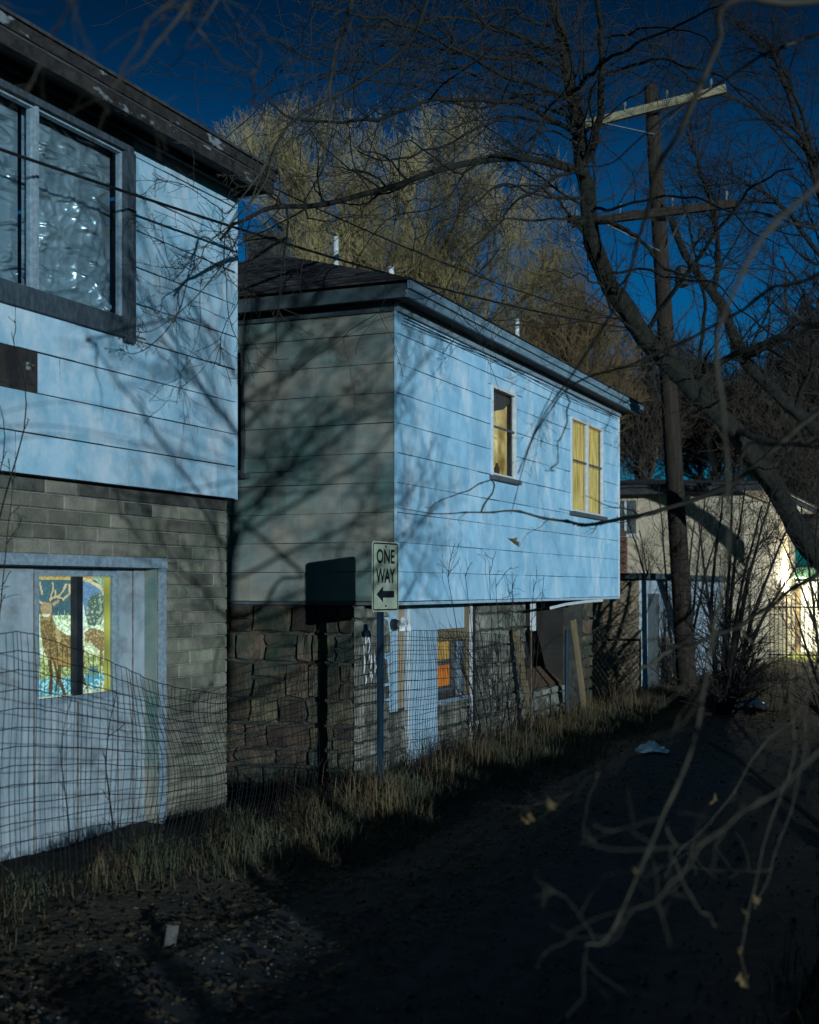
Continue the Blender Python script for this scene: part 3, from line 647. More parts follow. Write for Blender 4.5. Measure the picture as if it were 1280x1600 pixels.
# lower storey: plane set back under the upper one
LX = -5.55
def ly(px, x0=LX): return onx(px, 919, x0)[1]
def lz(px, py, x0=LX): return onx(px, py, x0)[2]
y600, y618, y630, y680, y703, y729, y742, y816, yend = (ly(v) for v in (600, 618, 630, 678, 709, 729, 742, 816, 921))
lowz = -0.45
Bt = BZ0 - 0.037
opening = (y816, yend - 0.42, lowz, Bt + 1)
winO = (y680 - .05, y703, lz(690, 1080), lz(690, 985))
dark_gap = (y729, y742, 0.5, Bt + 1)
mb = MB()
for q in rects_minus((BY + 0.06, y816, lowz, Bt), [winO]): wall_box(mb, 'x', LX, q, 0.3)
mb.build('lower_wall', 'dark_mortar', hB)
mb = MB(); wall_box(mb, 'x', LX, (opening[1], yend, lowz, Bt), 0.3); mb.build('lower_wall', 'dark_mortar', hB)
mb = MB(); wall_box(mb, 'y', BY + 0.06, (BW, LX - 0.305, lowz, Bt), 0.3); mb.build('lower_wall', 'dark_mortar', hB)
rubble('x', LX + 0.004, (BY + 0.02, y600 + 0.02, lowz + .2, Bt), [], (0.14, 0.40), (0.14, 0.34), 'pale_stone', hB, 41)
rubble('x', LX + 0.004, (y600 + 0.02, y630, lowz + .2, lz(612, 1112)), [], (0.14, 0.28), (0.2, 0.4), 'pale_stone', hB, 42)
rubble('x', LX + 0.004, (y680 + .02, y729, lowz + .2, lz(700, 1092)), [], (0.14, 0.26), (0.2, 0.45), 'pale_stone', hB, 43)
rubble('x', LX + 0.004, (y742, y816, lowz + .2, Bt), [], (0.16, 0.42), (0.10, 0.32), 'pale_stone', hB, 44)
rubble('x', LX + 0.004, (yend - 0.42, yend, lowz + .2, Bt), [], (0.14, 0.3), (0.2, 0.42), 'stone', hB, 45)
rubble('y', BY + 0.056, (BX - 4.2, LX, lowz + .2, Bt), [], (0.15, 0.42), (0.14, 0.52), 'stone', hB, 46)
bd = lambda name, x0, x1, y0, y1, z0, z1, m: MB().box((x0, y0, z0), (x1, y1, z1)).build(name, m, hB)
bd('siding_board', LX + .002, LX + .03, y600 - .03, y618, lz(610, 1112), Bt - .01, 'blue_panel')
bd('recess_board', LX + .002, LX + .014, y618 + .003, y630 - .003, lz(612, 1112) + .02, Bt - .01, 'tan_wall')
bd('door_panel', LX + .015, LX + .045, y630, y680, lz(655, 1212), Bt - .01, 'blue_panel')
bd('door_stop', LX + .046, LX + .06, y630 + .002, y630 + .05, lz(655, 1235), Bt - .02, 'trim_white')
for k, (a, b2) in enumerate(((y680 + .004, y680 + .36), (y680 + .365, y729 - .14))):
    bd('siding_board', LX + .002, LX + .022 + .004 * k, a, b2, lz(705, 983) + .01, Bt - .01, 'blue_panel')
bd('window_head', LX + .03, LX + .05, y680 + .004, y729 - .14, lz(705, 983) - .13, lz(705, 983) + .005, 'old_wood')
fo = MB(); fo.box((LX - .06, y680 - .049, winO[2]), (LX + .012, y680 - .03, winO[3])); fo.box((LX - .06, y703 - .05, winO[2]), (LX + .02, y703, winO[3]))
fo.box((LX - .06, y680 - .028, winO[2]), (LX + .012, y703 - .052, winO[2] + .05)); wo_ = fo.build('window', 'trim_dark', hB)
zc = lz(690, 1036)
MB().box((LX - .02, y680 - .028, zc - .025), (LX + .01, y703 - .052, zc + .025)).build('meeting_rail', 'trim_dark', wo_)
MB().box((LX - .04, y680 - .03, zc + .025), (LX - .035, y703 - .05, winO[3])).build('curtain', 'yellow_cloth', wo_)
MB().box((LX - .04, y680 - .03, winO[2] + .05), (LX - .035, y703 - .05, zc - .025)).build('curtain', 'orange_cloth', wo_)
MB().box((LX - .012, y680 - .027, winO[2] + .051), (LX - .009, y703 - .053, zc - .026)).build('pane', 'glass', wo_)
MB().box((LX - .012, y680 - .027, zc + .026), (LX - .009, y703 - .053, winO[3] - .002)).build('pane', 'glass', wo_)
bd('window_casing', LX + .022, LX + .05, y703 + .004, y703 + .12, lz(705, 1088), lz(705, 983) - .14, 'trim_blue')
bd('shutter_board', LX + .004, LX + .03, y703 + .125, y729 - .14, lz(705, 1088), lz(705, 983) - .14, 'trim_dark')
bd('sill_board', LX + .03, LX + .09, y680 + .01, y729 - .2, lz(700, 1092) - .03, lz(700, 1092) + .02, 'trim_blue')
bd('corner_post', LX + .004, LX + .05, y729 - .13, y729 - .02, lz(705, 1092), Bt - .01, 'old_wood')
bd('white_pipe', LX + .055, LX + .085, y729 - .05, y729 - .02, lz(728, 1180), Bt - .01, 'trim_white')
bd('gap_shade_strip', LX + .004, LX + .012, y729, y742 - .02, .3, Bt - .01, 'felt')  # black sheet painting the shade of an open gap
bd('white_post', LX + .10, LX + .14, y816 + .03, y816 + .16, lz(822, 985), Bt - .01, 'trim_white')
# the open bay on the right: dark room with a low stone wall inside
b0, b1 = opening[0], opening[1]
mb = MB(); mb.box((LX - 1.9, b0 - .5, lowz), (LX - 1.85, b1 + .8, Bt)); mb.build('bay_back_wall', 'brown_cloth', hB)
for q_ in (b1, b0 - .05): MB().box((LX - 1.85, q_, lowz), (LX - .302, q_ + .05, Bt)).build('bay_side_wall', 'dark_room', hB)
mb = MB(); mb.box((LX - .6, b0 + .02, lowz), (LX - .3, b1 - .02, lz(850, 1082))); mb.build('bay_sill_wall', 'dark_mortar', hB)
rubble('x', LX - .296, (b0 + .03, b1 - .03, lowz + .2, lz(850, 1082) - .01), [], (0.14, 0.26), (0.2, 0.45), 'pale_stone', hB, 47)
mb = MB(); mb.prism([(LX - .32, b0 + .03, lz(850, 1082) + .003), (LX - .30, b0 + .03, lz(850, 1082) + .02), (LX - .62, b0 + .03, lz(850, 1082) + .26), (LX - .65, b0 + .03, lz(850, 1082) + .25)], (0, b1 - b0 - .06, 0))
mb.build('sloped_board', 'brown_wood', hB)
mb = MB(); mb.box((LX - 1.2, b0 + .1, lz(850, 1033)), (LX - 1.16, b1 - .1, lz(850, 1028))); mb.build('bay_rail', 'old_wood', hB)
# paint daubs on the corner stones
mb = MB(); rd_ = random.Random(8)
for k in range(13):
    yy, z0, hh = rd_.uniform(.02, .30), rd_.uniform(.95, 1.42), rd_.uniform(.06, .2)
    c = Vector((LX + .072, BY + .06 + yy, z0)); mb.tube([c, c + Vector((0.004, 0.012, hh * .5)), c + Vector((0, 0.003, hh))], [.003, .009, .003], 5)
mb.build('paint_daub', 'trim_white', hB)
fx = onx(613, 976, LX + .03)
fxo = MB(); fxo.disc((LX + .031, fx[1], fx[2]), (1, 0, 0), .06, .04, 20); fxo.disc((LX + .071, fx[1], fx[2]), (1, 0, 0), .048, .03, 20)
meter = fxo.build('electric_meter', 'black_frame', None, smooth=False)
tag(meter, 'small round dark metal fixture on the narrow blue board behind the sign post', 'meter')
MB().disc((LX + .101, fx[1], fx[2]), (1, 0, 0), .034, .012, 20).build('dial_glass', 'porcelain', meter)

# ------------------------------------------------------------------ far buildings
hS = thing('garage', (-7.5, 26, 0), 'low garage with tan wall toward camera and pale blue side wall past the middle house', 'garage')
SY = 22.5; sx1 = ony(1000, 919, SY)[0]; sz = 2.06
mb = MB(); mb.box((-12, SY + .02, -.3), (sx1 - .02, SY + 8.0, sz)); mb.build('wall', 'tan_wall', hS)
x = sx1 - .022; k = 0
while x > -10.5:
    w = 1.12; MB().box((x - w + .012, SY - .004 - .004 * (k % 2), -.28), (x, SY + .018, sz - .01)).build('panel', 'tan_wall', hS); x -= w; k += 1
MB().box((sx1 - .018, SY, -.28), (sx1 + .02, SY + .12, sz)).build('corner_board', 'trim_white', hS)
yy = SY + .14; k = 0
dz0, dz1 = ony(1010, 1052, SY)[2], 1.66
while yy < SY + 7.9:
    w = 0.44 + .1 * (k % 3)
    if k != 1: MB().box((sx1 - .018, yy, -.28), (sx1 + .006 + .004 * (k % 2), yy + w - .012, sz - .01)).build('panel', 'blue_white_wall', hS)
    else: 
        MB().box((sx1 - .018, yy, -.28), (sx1 - .008, yy + .95, 1.8)).build('door', 'trim_dark', hS); MB().box((sx1 - .018, yy, 1.803), (sx1 + .008, yy + .95, sz - .01)).build('panel', 'blue_white_wall', hS); w = .96
    yy += w; k += 1
MB().box((-12.3, SY - .25, sz + .002), (sx1 + .22, SY + 8, sz + .10)).build('roof', 'fascia_dark', hS)
hC = thing('far_house', (-8.5, 34, 0), 'far cream house with dark eave behind the utility pole', 'house')
CY = 30.6; cx1 = ony(1163, 919, CY)[0]; ct = ony(1080, 772, CY)[2]
mb = MB(); mb.box((-16, CY, -.3), (cx1, CY + 9, ct)); mb.build('wall', 'cream_wall', hC)
z = 2.2
while z < ct - .1:
    MB().box((-14, CY - .012, z), (cx1 - .004, CY - .001, min(z + .42, ct) - .008)).build('siding_board', 'cream_wall', hC); z += .42
MB().box((-16.4, CY - .5, ct + .002), (cx1 + .5, CY + 9.5, ct + .2)).build('eave', 'soffit', hC)
mb = MB(); mb.prism([(-16.5, CY - .6, ct + .202), (cx1 + .6, CY - .6, ct + .202), (cx1 - 3.2, CY + 4.5, ct + .75), (-13, CY + 4.5, ct + .75)], (0, 0, -.05))
mb.prism([(cx1 + .6, CY - .6, ct + .2), (cx1 + .6, CY + 9.5, ct + .2), (cx1 - 3.2, CY + 4.5, ct + .748)], (0, 0, -.05)); mb.build('roof', 'roof_shingle', hC)
p = ony(980, 810, CY)
wC = MB().box((p[0] - .42, CY - .05, p[2] - .36), (p[0] + .22, CY - .013, p[2] + .42)).build('window', 'trim_dark', hC)
MB().box((p[0] - .05, CY - .075, p[2] - .35), (p[0] + .0, CY - .051, p[2] + .40)).build('mullion', 'trim_white', wC)
MB().box((p[0] - .46, CY - .10, p[2] - .44), (p[0] + .26, CY - .014, p[2] - .37)).build('sill', 'trim_white', wC)
q0 = ony(977, 832, CY)
for k in range(8): MB().box((q0[0] - .30, CY - .16, 2.22 + k * .13), (q0[0] + .06, CY - .014, 2.335 + k * .13)).build('brick', 'brick_red', hC)

# lit yard at the far right: white wall, lawn, iron fence, green awning, lamp
hD = thing('lit_shed', (-3.5, 41, 0), 'brightly lit white shed behind the iron bar fence at right edge', 'shed')
DY = 40.0; xa, xb = ony(1205, 919, DY)[0], ony(1330, 919, DY)[0]
k = 0; x = xa
while x < xb:
    MB().box((x, DY - .01 * (k % 2), -.1), (x + .27, DY + .1, 2.0)).build('wall_board', 'lit_white', hD); x += .275; k += 1
MB().box((xa - .1, DY + .102, -.1), (xb, DY + 3, 2.1)).build('wall', 'lit_white', hD)
MB().box((ony(1225, 919, DY)[0], DY - .05, -.05), (ony(1252, 919, DY)[0], DY - .012, 1.95)).build('door', 'old_wood', hD)
aw = MB(); aw.prism([(xa - .3, DY - 1.0, 2.22), (xa - .3, DY - .02, 2.5), (xa - .3, DY - .02, 2.45), (xa - .3, DY - 1.0, 2.17)], (xb - xa + .3, 0, 0)); aw.build('awning', 'green_metal', hD)
lw = grid_sheet('yard_lawn', np.linspace(-6.5, 3, 24), np.linspace(34.8, 40, 20), 'lawn', 0.03, lambda x, y: 0.02 * np.sin(x * 5) * np.sin(y * 4)); tag(lw, None, None, kind='structure')
lp = P(1229, 921, 36.3)
lm = MB(); lm.tube([(lp[0], lp[1] + .12, lp[2] - 0.02), (lp[0], lp[1] + .12, lp[2] + .03)], .03, 8)
lampo = thing('yard_lamp', (lp[0], lp[1], 0), 'small lit lamp on a thin post in the bright yard, right edge', 'lamp')
MB().tube([(lp[0], lp[1], 0), (lp[0], lp[1], lp[2] - .13)], .025, 8).build('post', 'iron', lampo)
MB().tube([(lp[0], lp[1], lp[2] - .129), (lp[0], lp[1], lp[2] - .06), (lp[0], lp[1], lp[2] + .03), (lp[0], lp[1], lp[2] + .1)], [.04, .09, .09, .05], 12).build('globe', 'lamp_glow', lampo, smooth=True)
MB().tube([(lp[0], lp[1], lp[2] + .101), (lp[0], lp[1], lp[2] + .16)], [.11, .02], 12).build('cap', 'iron', lampo)
pl = bpy.data.lights.new('yard_lamp_light', 'POINT'); pl.energy = 1900; pl.color = (1.0, .90, .62); pl.shadow_soft_size = .1
plo = bpy.data.objects.new('yard_lamp_light', pl); C.objects.link(plo); plo.location = (lp[0], lp[1] + .2, lp[2] + .35)
iron = thing('iron_fence', (-3.8, 34.2, 0), 'dark iron bar fence in front of the bright yard at right edge', 'fence')
FY = 34.2; fa, fb = ony(1190, 919, FY)[0], ony(1330, 919, FY)[0]
barm = MB().tube([(0, 0, 0), (0, 0, 1.55), (0, 0, 1.62)], [.011, .011, .002], 6).mesh('bar'); barm.materials.append(MATS['iron'])
x = fa
while x < fb:
    link(bpy.data.objects.new('bar', barm), iron, (x, FY, .03)); x += .105
for zz in (.2, 1.4): MB().box((fa, FY - .015, zz), (fb, FY + .015, zz + .04)).build('rail', 'iron', iron)

# ------------------------------------------------------------------ utility pole and cables
pb = P(1075, 919, 22); pt_ = P(1017, 135, 22.2)
pole = thing('utility_pole', (pb[0], pb[1], 0), 'tall leaning wooden utility pole with two crossarms', 'utility pole')
ptop = Vector(pt_); pbase = Vector((pb[0] + .02, pb[1], -.3))
MB().tube([pbase.lerp(ptop, t) for t in np.linspace(0, 1, 12)], list(np.linspace(.17, .115, 12)), 14).build('shaft', 'pole_wood', pole, smooth=True)
def arm(pl_, pr_, D, m):
    a, b = P(pl_[0], pl_[1], D), P(pr_[0], pr_[1], D - .2)
    o = MB().bar(a, b, .11, .13).build('crossarm', m, pole); return Vector(a), Vector(b), o
a, b, o1 = arm((906, 197), (1134, 139), 21.95, 'arm_wood')
on = lambda py: Vector(P(1017 + (py - 135) * 58 / 784, py, 22.2 - .15))
for t in (.17, .74): MB().bar(a.lerp(b, t) + Vector((0, 0, -.06)), on(210), .03, .012).build('brace', 'steel', o1)
for t in (.05, .31, .60, .9):
    c = a.lerp(b, t) + Vector((0, 0, .065)); MB().tube([c, c + Vector((0, 0, .06)), c + Vector((0, 0, .10)), c + Vector((0, 0, .16))], [.01, .012, .03, .02], 8).build('insulator', 'porcelain', o1)
a, b, o2 = arm((893, 349), (1148, 318), 21.9, 'pole_wood')
for t in (.2, .7): MB().bar(a.lerp(b, t) + Vector((0, 0, -.06)), on(395), .03, .012).build('brace', 'steel', o2)
for t in (.03, .3, .62, .95):
    c = a.lerp(b, t) + Vector((0, 0, .065)); MB().tube([c, c + Vector((0, 0, .06)), c + Vector((0, 0, .10)), c + Vector((0, 0, .16))], [.01, .012, .03, .02], 8).build('insulator', 'porcelain', o2)
c = on(432) + Vector((.28, .05, 0)); MB().tube([c + Vector((0, 0, -.2)), c + Vector((0, 0, -.17)), c + Vector((0, 0, .12)), c + Vector((0, 0, .17))], [.05, .12, .12, .05], 12).build('junction_can', 'black_frame', pole)
MB().bar(on(425), c, .04, .04).build('can_bracket', 'iron', pole)
def cable(name, a, b, sag, r, label, mid=30):
    a, b = Vector(a), Vector(b); pts = [a.lerp(b, t) + Vector((0, 0, -4 * sag * t * (1 - t))) for t in np.linspace(0, 1, mid)]
    o = MB().tube(pts, r, 6).build(name, 'cable'); tag(o, label, 'cable', 'cables from the houses to the pole'); return o
cable('overhead_cable', (AX + .01, 4.6, 4.66), on(520), .26, .011, 'thick black cable crossing the big window of the near house')
cable('overhead_cable', (AX + .36, AY + .02, 5.36), on(512), .20, .007, 'thin black cable from the near house eave to the pole')
# loose wires under the middle house eave
mb = MB()
for s_, r_ in ((.05, .005), (.09, .005), (.02, .004)):
    mb.tube([(BX + .05, BY + .1 + t * 8.2, BZ1 - .10 - s_ * .8 * abs(math.sin(t * (3.2 + s_ * 14) + s_ * 20))) for t in np.linspace(0, 1, 60)], r_, 5)
mb.build('eave_wire', 'cable', hB)

# ------------------------------------------------------------------ sign
sc_ = Vector(cam2w((602 - 640) / FPX * 11.55, 11.55, 0)); sgz = EYE + 18 / FPX * 11.55
sign = thing('street_sign', (sc_.x, sc_.y, 0), 'one way road sign with left arrow on dark blue post', 'sign')
SW, SH = .455, .615; yaw = math.radians(6)      # the panel looks across the alley, turned a little to the camera
pu = Vector((math.sin(yaw), math.cos(yaw), 0)); pn = Vector((pu.y, -pu.x, 0))
def sp(u, v, d): q = Vector((sc_.x, sc_.y, sgz)) + pu * u + Vector((0, 0, v)) + pn * d; return tuple(q)
def rrect(w, h, r, n=5):
    pts = []
    for cx, cy, a0 in ((w / 2 - r, h / 2 - r, 0), (-w / 2 + r, h / 2 - r, 90), (-w / 2 + r, -h / 2 + r, 180), (w / 2 - r, -h / 2 + r, 270)):
        for k in range(n + 1): a = math.radians(a0 + 90 * k / n); pts.append((cx + r * math.cos(a), cy + r * math.sin(a)))
    return pts
panel = MB().prism([sp(u, v, 0) for u, v in rrect(SW, SH, .035)], tuple(pn * .004)).build('sign_panel', 'sign_face', sign)
o_r, i_r = rrect(SW - .022, SH - .022, .028), rrect(SW - .048, SH - .048, .018); n = len(o_r)
mb = MB(); mb.add([sp(u, v, .0052) for u, v in o_r + i_r], [(k, (k + 1) % n, n + (k + 1) % n, n + k) for k in range(n)]); mb.build('border_line', 'sign_black', panel)
mb = MB(); ar = [(-.155, -.155), (-.045, -.085), (-.045, -.125), (.15, -.125), (.15, -.185), (-.045, -.185), (-.045, -.225)]
mb.prism([sp(u, v, .0045) for u, v in ar], tuple(pn * .001)); mb.build('arrow', 'sign_black', panel)
def letters(txt, vc, h, w):
    cu = bpy.data.curves.new('lettering', 'FONT'); cu.body = txt; cu.align_x = 'CENTER'; cu.align_y = 'CENTER'; cu.offset = 0.022; cu.size = 1.0; cu.resolution_u = 4
    t = bpy.data.objects.new('tmp_text', cu); C.objects.link(t); bpy.context.view_layer.update()
    me = bpy.data.meshes.new_from_object(t.evaluated_get(bpy.context.evaluated_depsgraph_get())); bpy.data.objects.remove(t)
    co = np.zeros(len(me.vertices) * 3); me.vertices.foreach_get('co', co); co = co.reshape(-1, 3)
    lo, hi = co.min(0), co.max(0)
    for v in me.vertices:
        u = ((v.co.x - lo[0]) / (hi[0] - lo[0]) - .5) * w; q = ((v.co.y - lo[1]) / (hi[1] - lo[1]) - .5) * h + vc
        v.co = sp(u, q, .0056)
    me.materials.clear(); me.materials.append(MATS['sign_black']); me.name = 'lettering'
    link(bpy.data.objects.new('lettering', me), panel)
letters('ONE', .178, .128, .31); letters('WAY', .008, .128, .33)
for v in (.265, -.258): MB().disc(sp(0, v, .004), tuple(pn), .010, .006, 8).build('bolt', 'iron', panel)
mb = MB(); du = -.055
for (u0, u1, d0, d1) in ((-.036, .036, -.032, -.026), (-.036, -.028, -.025, -.002), (.028, .036, -.025, -.002)):
    q = [sp(du + u0, -sgz - .2, d0), sp(du + u1, -sgz - .2, d0), sp(du + u1, -sgz - .2, d1), sp(du + u0, -sgz - .2, d1)]
    mb.prism(q, (0, 0, sgz + .2 + .27))
mb.build('post', 'post_blue', sign)

# ------------------------------------------------------------------ wire fence
FX = -4.86
fen = thing('wire_fence', (FX, 10.5, 0), 'sagging welded wire mesh fence running in front of both houses', 'fence')
topk = [(0, 990), (25, 986), (60, 992), (120, 1015), (180, 1040), (245, 1062), (300, 1076), (355, 1085), (420, 1075), (480, 1045), (540, 1010), (590, 1003), (622, 985), (680, 985), (760, 990), (830, 996)]
kt = np.array([onx(px, py, FX)[1:] for px, py in topk]); kt = np.vstack([[4.2, 1.62], kt])
yv = np.arange(4.3, kt[-1, 0], 0.0508)
top = np.interp(yv, kt[:, 0], kt[:, 1]); bot = hgt(FX, yv) - .04
sagf = np.clip((1.55 - top) / .45, 0, 1)
NK = 16; tt = np.linspace(0, 1, NK)
bulge = lambda y, t: (.02 * np.sin(y * 2.1) + .03 * np.sin(y * 5.3 + t * 4) * t + .015 * np.sin(t * 7 + y * 1.3))
Z = bot[:, None] + (top - bot)[:, None] * tt[None]; Y = yv[:, None] + .07 * np.sin(tt[None] * 5 + yv[:, None] * 1.7) * sagf[:, None] + .012 * np.sin(yv[:, None] * 31)
Y = Y + .16 * sagf[:, None] * np.sin(tt[None] * math.pi) ; X = FX + bulge(yv[:, None], tt[None]) + .08 * sagf[:, None] * tt[None] * np.sin(tt[None] * 6)
PV = np.stack([X, Y, Z], -1)
v1, f1 = tube_arrays(PV, np.full(PV.shape[:2], .0023), 4)
PH = np.transpose(PV, (1, 0, 2)).copy(); PH = PH[::1]
v2, f2 = tube_arrays(PH, np.full(PH.shape[:2], .0027), 4)
arr_mesh('wire_mesh', np.vstack([v1, v2]), np.vstack([f1, f2 + len(v1)]), 'wire', fen)
for px, tp in ((830, 985),):
    p = onx(px, tp, FX - .03); MB().tube([(p[0], p[1], -.25), (p[0], p[1], p[2])], .012, 6).build('stake', 'rust_wire', fen)
rp = onx(624, 980, FX)
r_ = np.random.default_rng(3); mb = MB()
us = [(-.06, -.04), (-.07, .02), (-.02, .05), (-.03, .10), (0, .12), (.02, .06), (.07, .03), (.10, -.02), (.08, -.05), (.02, -.045)]
mb.prism([(FX + .03, rp[1] + u * 1.0, rp[2] + v * .8) for u, v in us], (.04, .02, 0)); mb.prism([(FX + .072, rp[1] + u * .6 + .02, rp[2] + v * .5) for u, v in us], (.02, -.02, -.01))
rag = mb.build('rag', 'white_rag'); tag(rag, 'white rag snagged on top of the wire fence beside the sign post', 'rag')
# chain link gate panel at the far side
gat = thing('chain_link_panel', (-5.6, 21.6, 0), 'curled chain link panel with dark top rail before the tan garage wall', 'fence')
GY = 21.4; ga, gb = ony(908, 919, GY)[0], ony(1000, 919, GY)[0]; gz = ony(950, 1000, GY)[2]
MB().tube([(ga - .1, GY, gz), (gb, GY, gz + .01)], .02, 8).build('top_rail', 'iron', gat)
PV = []; 
for k in range(-14, 20):
    for s_ in (1, -1):
        pts = []
        for t in np.linspace(0, 1, 14):
            zz = .06 + t * (gz + .12 - .06); xx = ga + (k * .085 + s_ * (zz * .9)); ok = ga - .05 < xx < gb + .02
            up = gz + .28 * math.sqrt(max(0, 1 - ((xx - (ga + gb) / 2 - .12) / .48) ** 2))
            pts.append((min(max(xx, ga - .05), gb), GY + .02 * s_ + .06 * math.sin(xx * 5 + zz * 3), min(zz * 1.25, up)))
        PV.append(pts)
v, f = tube_arrays(np.array(PV), np.full((len(PV), 14), .0045), 4); arr_mesh('chain_link', v, f, 'rust_wire', gat)

# unseen board fence, added so that its shade lies over the road and verge
bf = thing('added_shade_fence', (4.0, 5, 0), 'added low board fence out of view that shades the alley', 'fence')
bms = []
for h_ in (.98, 1.12, 1.24, 1.34):
    m_ = MB().box((-.012, -.07, 0), (.012, .07, h_)).mesh('board'); m_.materials.append(MATS['brown_wood']); bms.append(m_)
yy = -9.0; rb = random.Random(5)
while yy < 22:
    k_ = (rb.choice((0, 0, 1)) if yy < -.3 else rb.choice((1, 2, 2)) if yy < 3 else rb.choice((2, 3, 3)))
    link(bpy.data.objects.new('board', bms[k_]), bf, (4.0, yy, -.03))
    yy += .145
for zz in (.35, .95): MB().box((4.014, -9, zz - .1), (4.05, 22, zz - .02)).build('rail', 'brown_wood', bf)

# ------------------------------------------------------------------ loose things by the house
def plank(name, p0, p1, w, d, m, label, cat, lean=(1, 0, 0)):
    o = MB().bar(p0, p1, w, d, lean).build(name, m); tag(o, label, cat); return o
plank('leaning_board', onx(843, 1200, LX + .32), onx(806, 985, LX + .16), .13, .04, 'old_wood', 'weathered plank leaning against the stone pier left of the dark bay', 'plank')
plank('leaning_board', onx(922, 1175, LX + .30), onx(896, 968, LX + .12), .15, .04, 'old_wood', 'weathered plank leaning right of the dark bay, nearest the garage', 'plank')
pa = onx(885, 1115, LX + .10); pbq = onx(886, 984, LX + .06)
pipe = MB().tube([(pa[0], pa[1], -.2), pbq], .028, 10).build('pipe_post', 'post_blue'); tag(pipe, 'upright dark blue pipe standing in the dark bay', 'pipe')
pts = [onx(860, 950, LX + .58), onx(885, 944, LX + .55), onx(915, 940, LX + .52), onx(942, 938, LX + .50)]
gs = MB()
for q0_, q1_ in zip(pts, pts[1:]): gs.bar(q0_, q1_, .012, .035)
gs = gs.build('trim_strip', 'trim_white'); tag(gs, 'loose white trim strip hanging under the far end of the blue wall', 'trim strip')
def bag(px, py, w, label, seed):
    D = EYE * FPX / (py - 919); c = cam2w((px - 640) / FPX * D, D, 0); r = np.random.default_rng(seed); n = 14
    mb = MB(); vs = []; fs = []
    for j in range(6):
        for i in range(n):
            a = i / n * 6.283; rr = w * (1 - j / 6) * (1 + .35 * r.random()) * .5; vs.append((c[0] + math.cos(a) * rr, c[1] + math.sin(a) * rr * .7, c[2] + .03 + j * .022 + r.random() * .035 + float(hgt(c[0], c[1]))))
    for j in range(5):
        for i in range(n): fs.append((j * n + i, j * n + (i + 1) % n, (j + 1) * n + (i + 1) % n, (j + 1) * n + i))
    o = mb.add(vs, fs).build('plastic_bag', 'plastic_bag'); tag(o, label, 'bag', 'litter along the verge')
bag(1018, 1180, .36, 'crumpled white plastic bag on the verge, nearer of two', 1); bag(1176, 1107, .44, 'crumpled white plastic bag farther up the alley, smaller of two', 2)
D = EYE * FPX / (1488 - 919); c = cam2w((265 - 640) / FPX * D, D, float(hgt(-4.2, 5.8)))
br = MB().bar((c[0], c[1], c[2] - .03), (c[0] + .01, c[1] + .02, c[2] + .085), .05, .04).build('brick', 'pebble'); br.name = 'stone_chunk'
tag(br, 'small pale stone chunk standing on the dirt at lower left', 'stone')

# ------------------------------------------------------------------ trees
def catmull(pts, K):
    p = np.array(pts, float); p = np.vstack([2 * p[0] - p[1], p, 2 * p[-1] - p[-2]]); n = len(p) - 3
    out = []
    for s in np.linspace(0, n, K):
        i = min(int(s), n - 1); t = s - i; a, b, c, d = p[i:i + 4]
        out.append(.5 * ((2 * b) + (c - a) * t + (2 * a - 5 * b + 4 * c - d) * t * t + (3 * b - a - 3 * c + d) * t ** 3))
    return np.array(out)
def limbs(defs, K=26, jit=.012, seed=0):
    r = np.random.default_rng(seed); PP, RR = [], []
    for pts, r0, r1 in defs:
        q = catmull(pts, K); n_ = r.normal(0, 1, (K, 3)); n_ = (n_ + np.roll(n_, 1, 0)) / 2; q = q + n_ * jit * min(1, r0 * 40)
        PP.append(q); RR.append(np.linspace(r0, r1, K) ** 1.0)
    return np.array(PP), np.array(RR)
def sprout(Pa, Ra, n, L, K, r, ang=(25, 70), rf=.55, tmin=.1, bias=(0, 0, .1), wander=.25, rmin=.0012, kink=.0, tmax=1.0, rmax=1.0, droop=0.0):
    N, Kp, _ = Pa.shape
    ln = np.linalg.norm(np.diff(Pa, axis=1), axis=2).sum(1); idx = r.choice(N, n, p=ln / ln.sum())
    t = (tmin + (tmax - tmin) * r.random(n)) * (Kp - 1); i = np.minimum(t.astype(int), Kp - 2); fr_ = (t - i)[:, None]
    a, b = Pa[idx, i], Pa[idx, i + 1]; p = a + (b - a) * fr_; T = unit(b - a)
    ra = Ra[idx, i] * (1 - fr_[:, 0]) + Ra[idx, i + 1] * fr_[:, 0]
    pr = unit(np.cross(T, r.normal(0, 1, (n, 3)))); an = np.radians(r.uniform(ang[0], ang[1], n))[:, None]
    d = unit(T * np.cos(an) + pr * np.sin(an) + np.array(bias))
    le = r.uniform(L[0], L[1], n) * (1.15 - .6 * t / (Kp - 1)); st = le / (K - 1)
    out = np.zeros((n, K, 3)); out[:, 0] = p
    axis = unit(r.normal(0, 1, (n, 3)))
    for k in range(1, K):
        d = unit(d + wander * r.normal(0, 1, (n, 3)) + np.array(bias) * .25 + np.cross(axis, d) * kink + np.array((0, 0, -droop * k / K)))
        out[:, k] = out[:, k - 1] + d * st[:, None]
    r0 = np.clip(ra * rf * r.uniform(.6, 1, n), rmin * 1.3, rmax); R = r0[:, None] * (1 - np.linspace(0, 1, K) * .75)[None]; R = np.maximum(R, rmin)
    return out, R
def tree_mesh(name, sets, material, parent):
    V, F, o = [], [], 0
    for Pt, R, S in sets:
        v, f = tube_arrays(Pt, R, S); V.append(v); F.append(f + o); o += len(v)
    return tag(arr_mesh(name, np.vstack(V), np.vstack(F), material, parent, True), None, None, kind=None if name == 'trunk' else 'stuff')
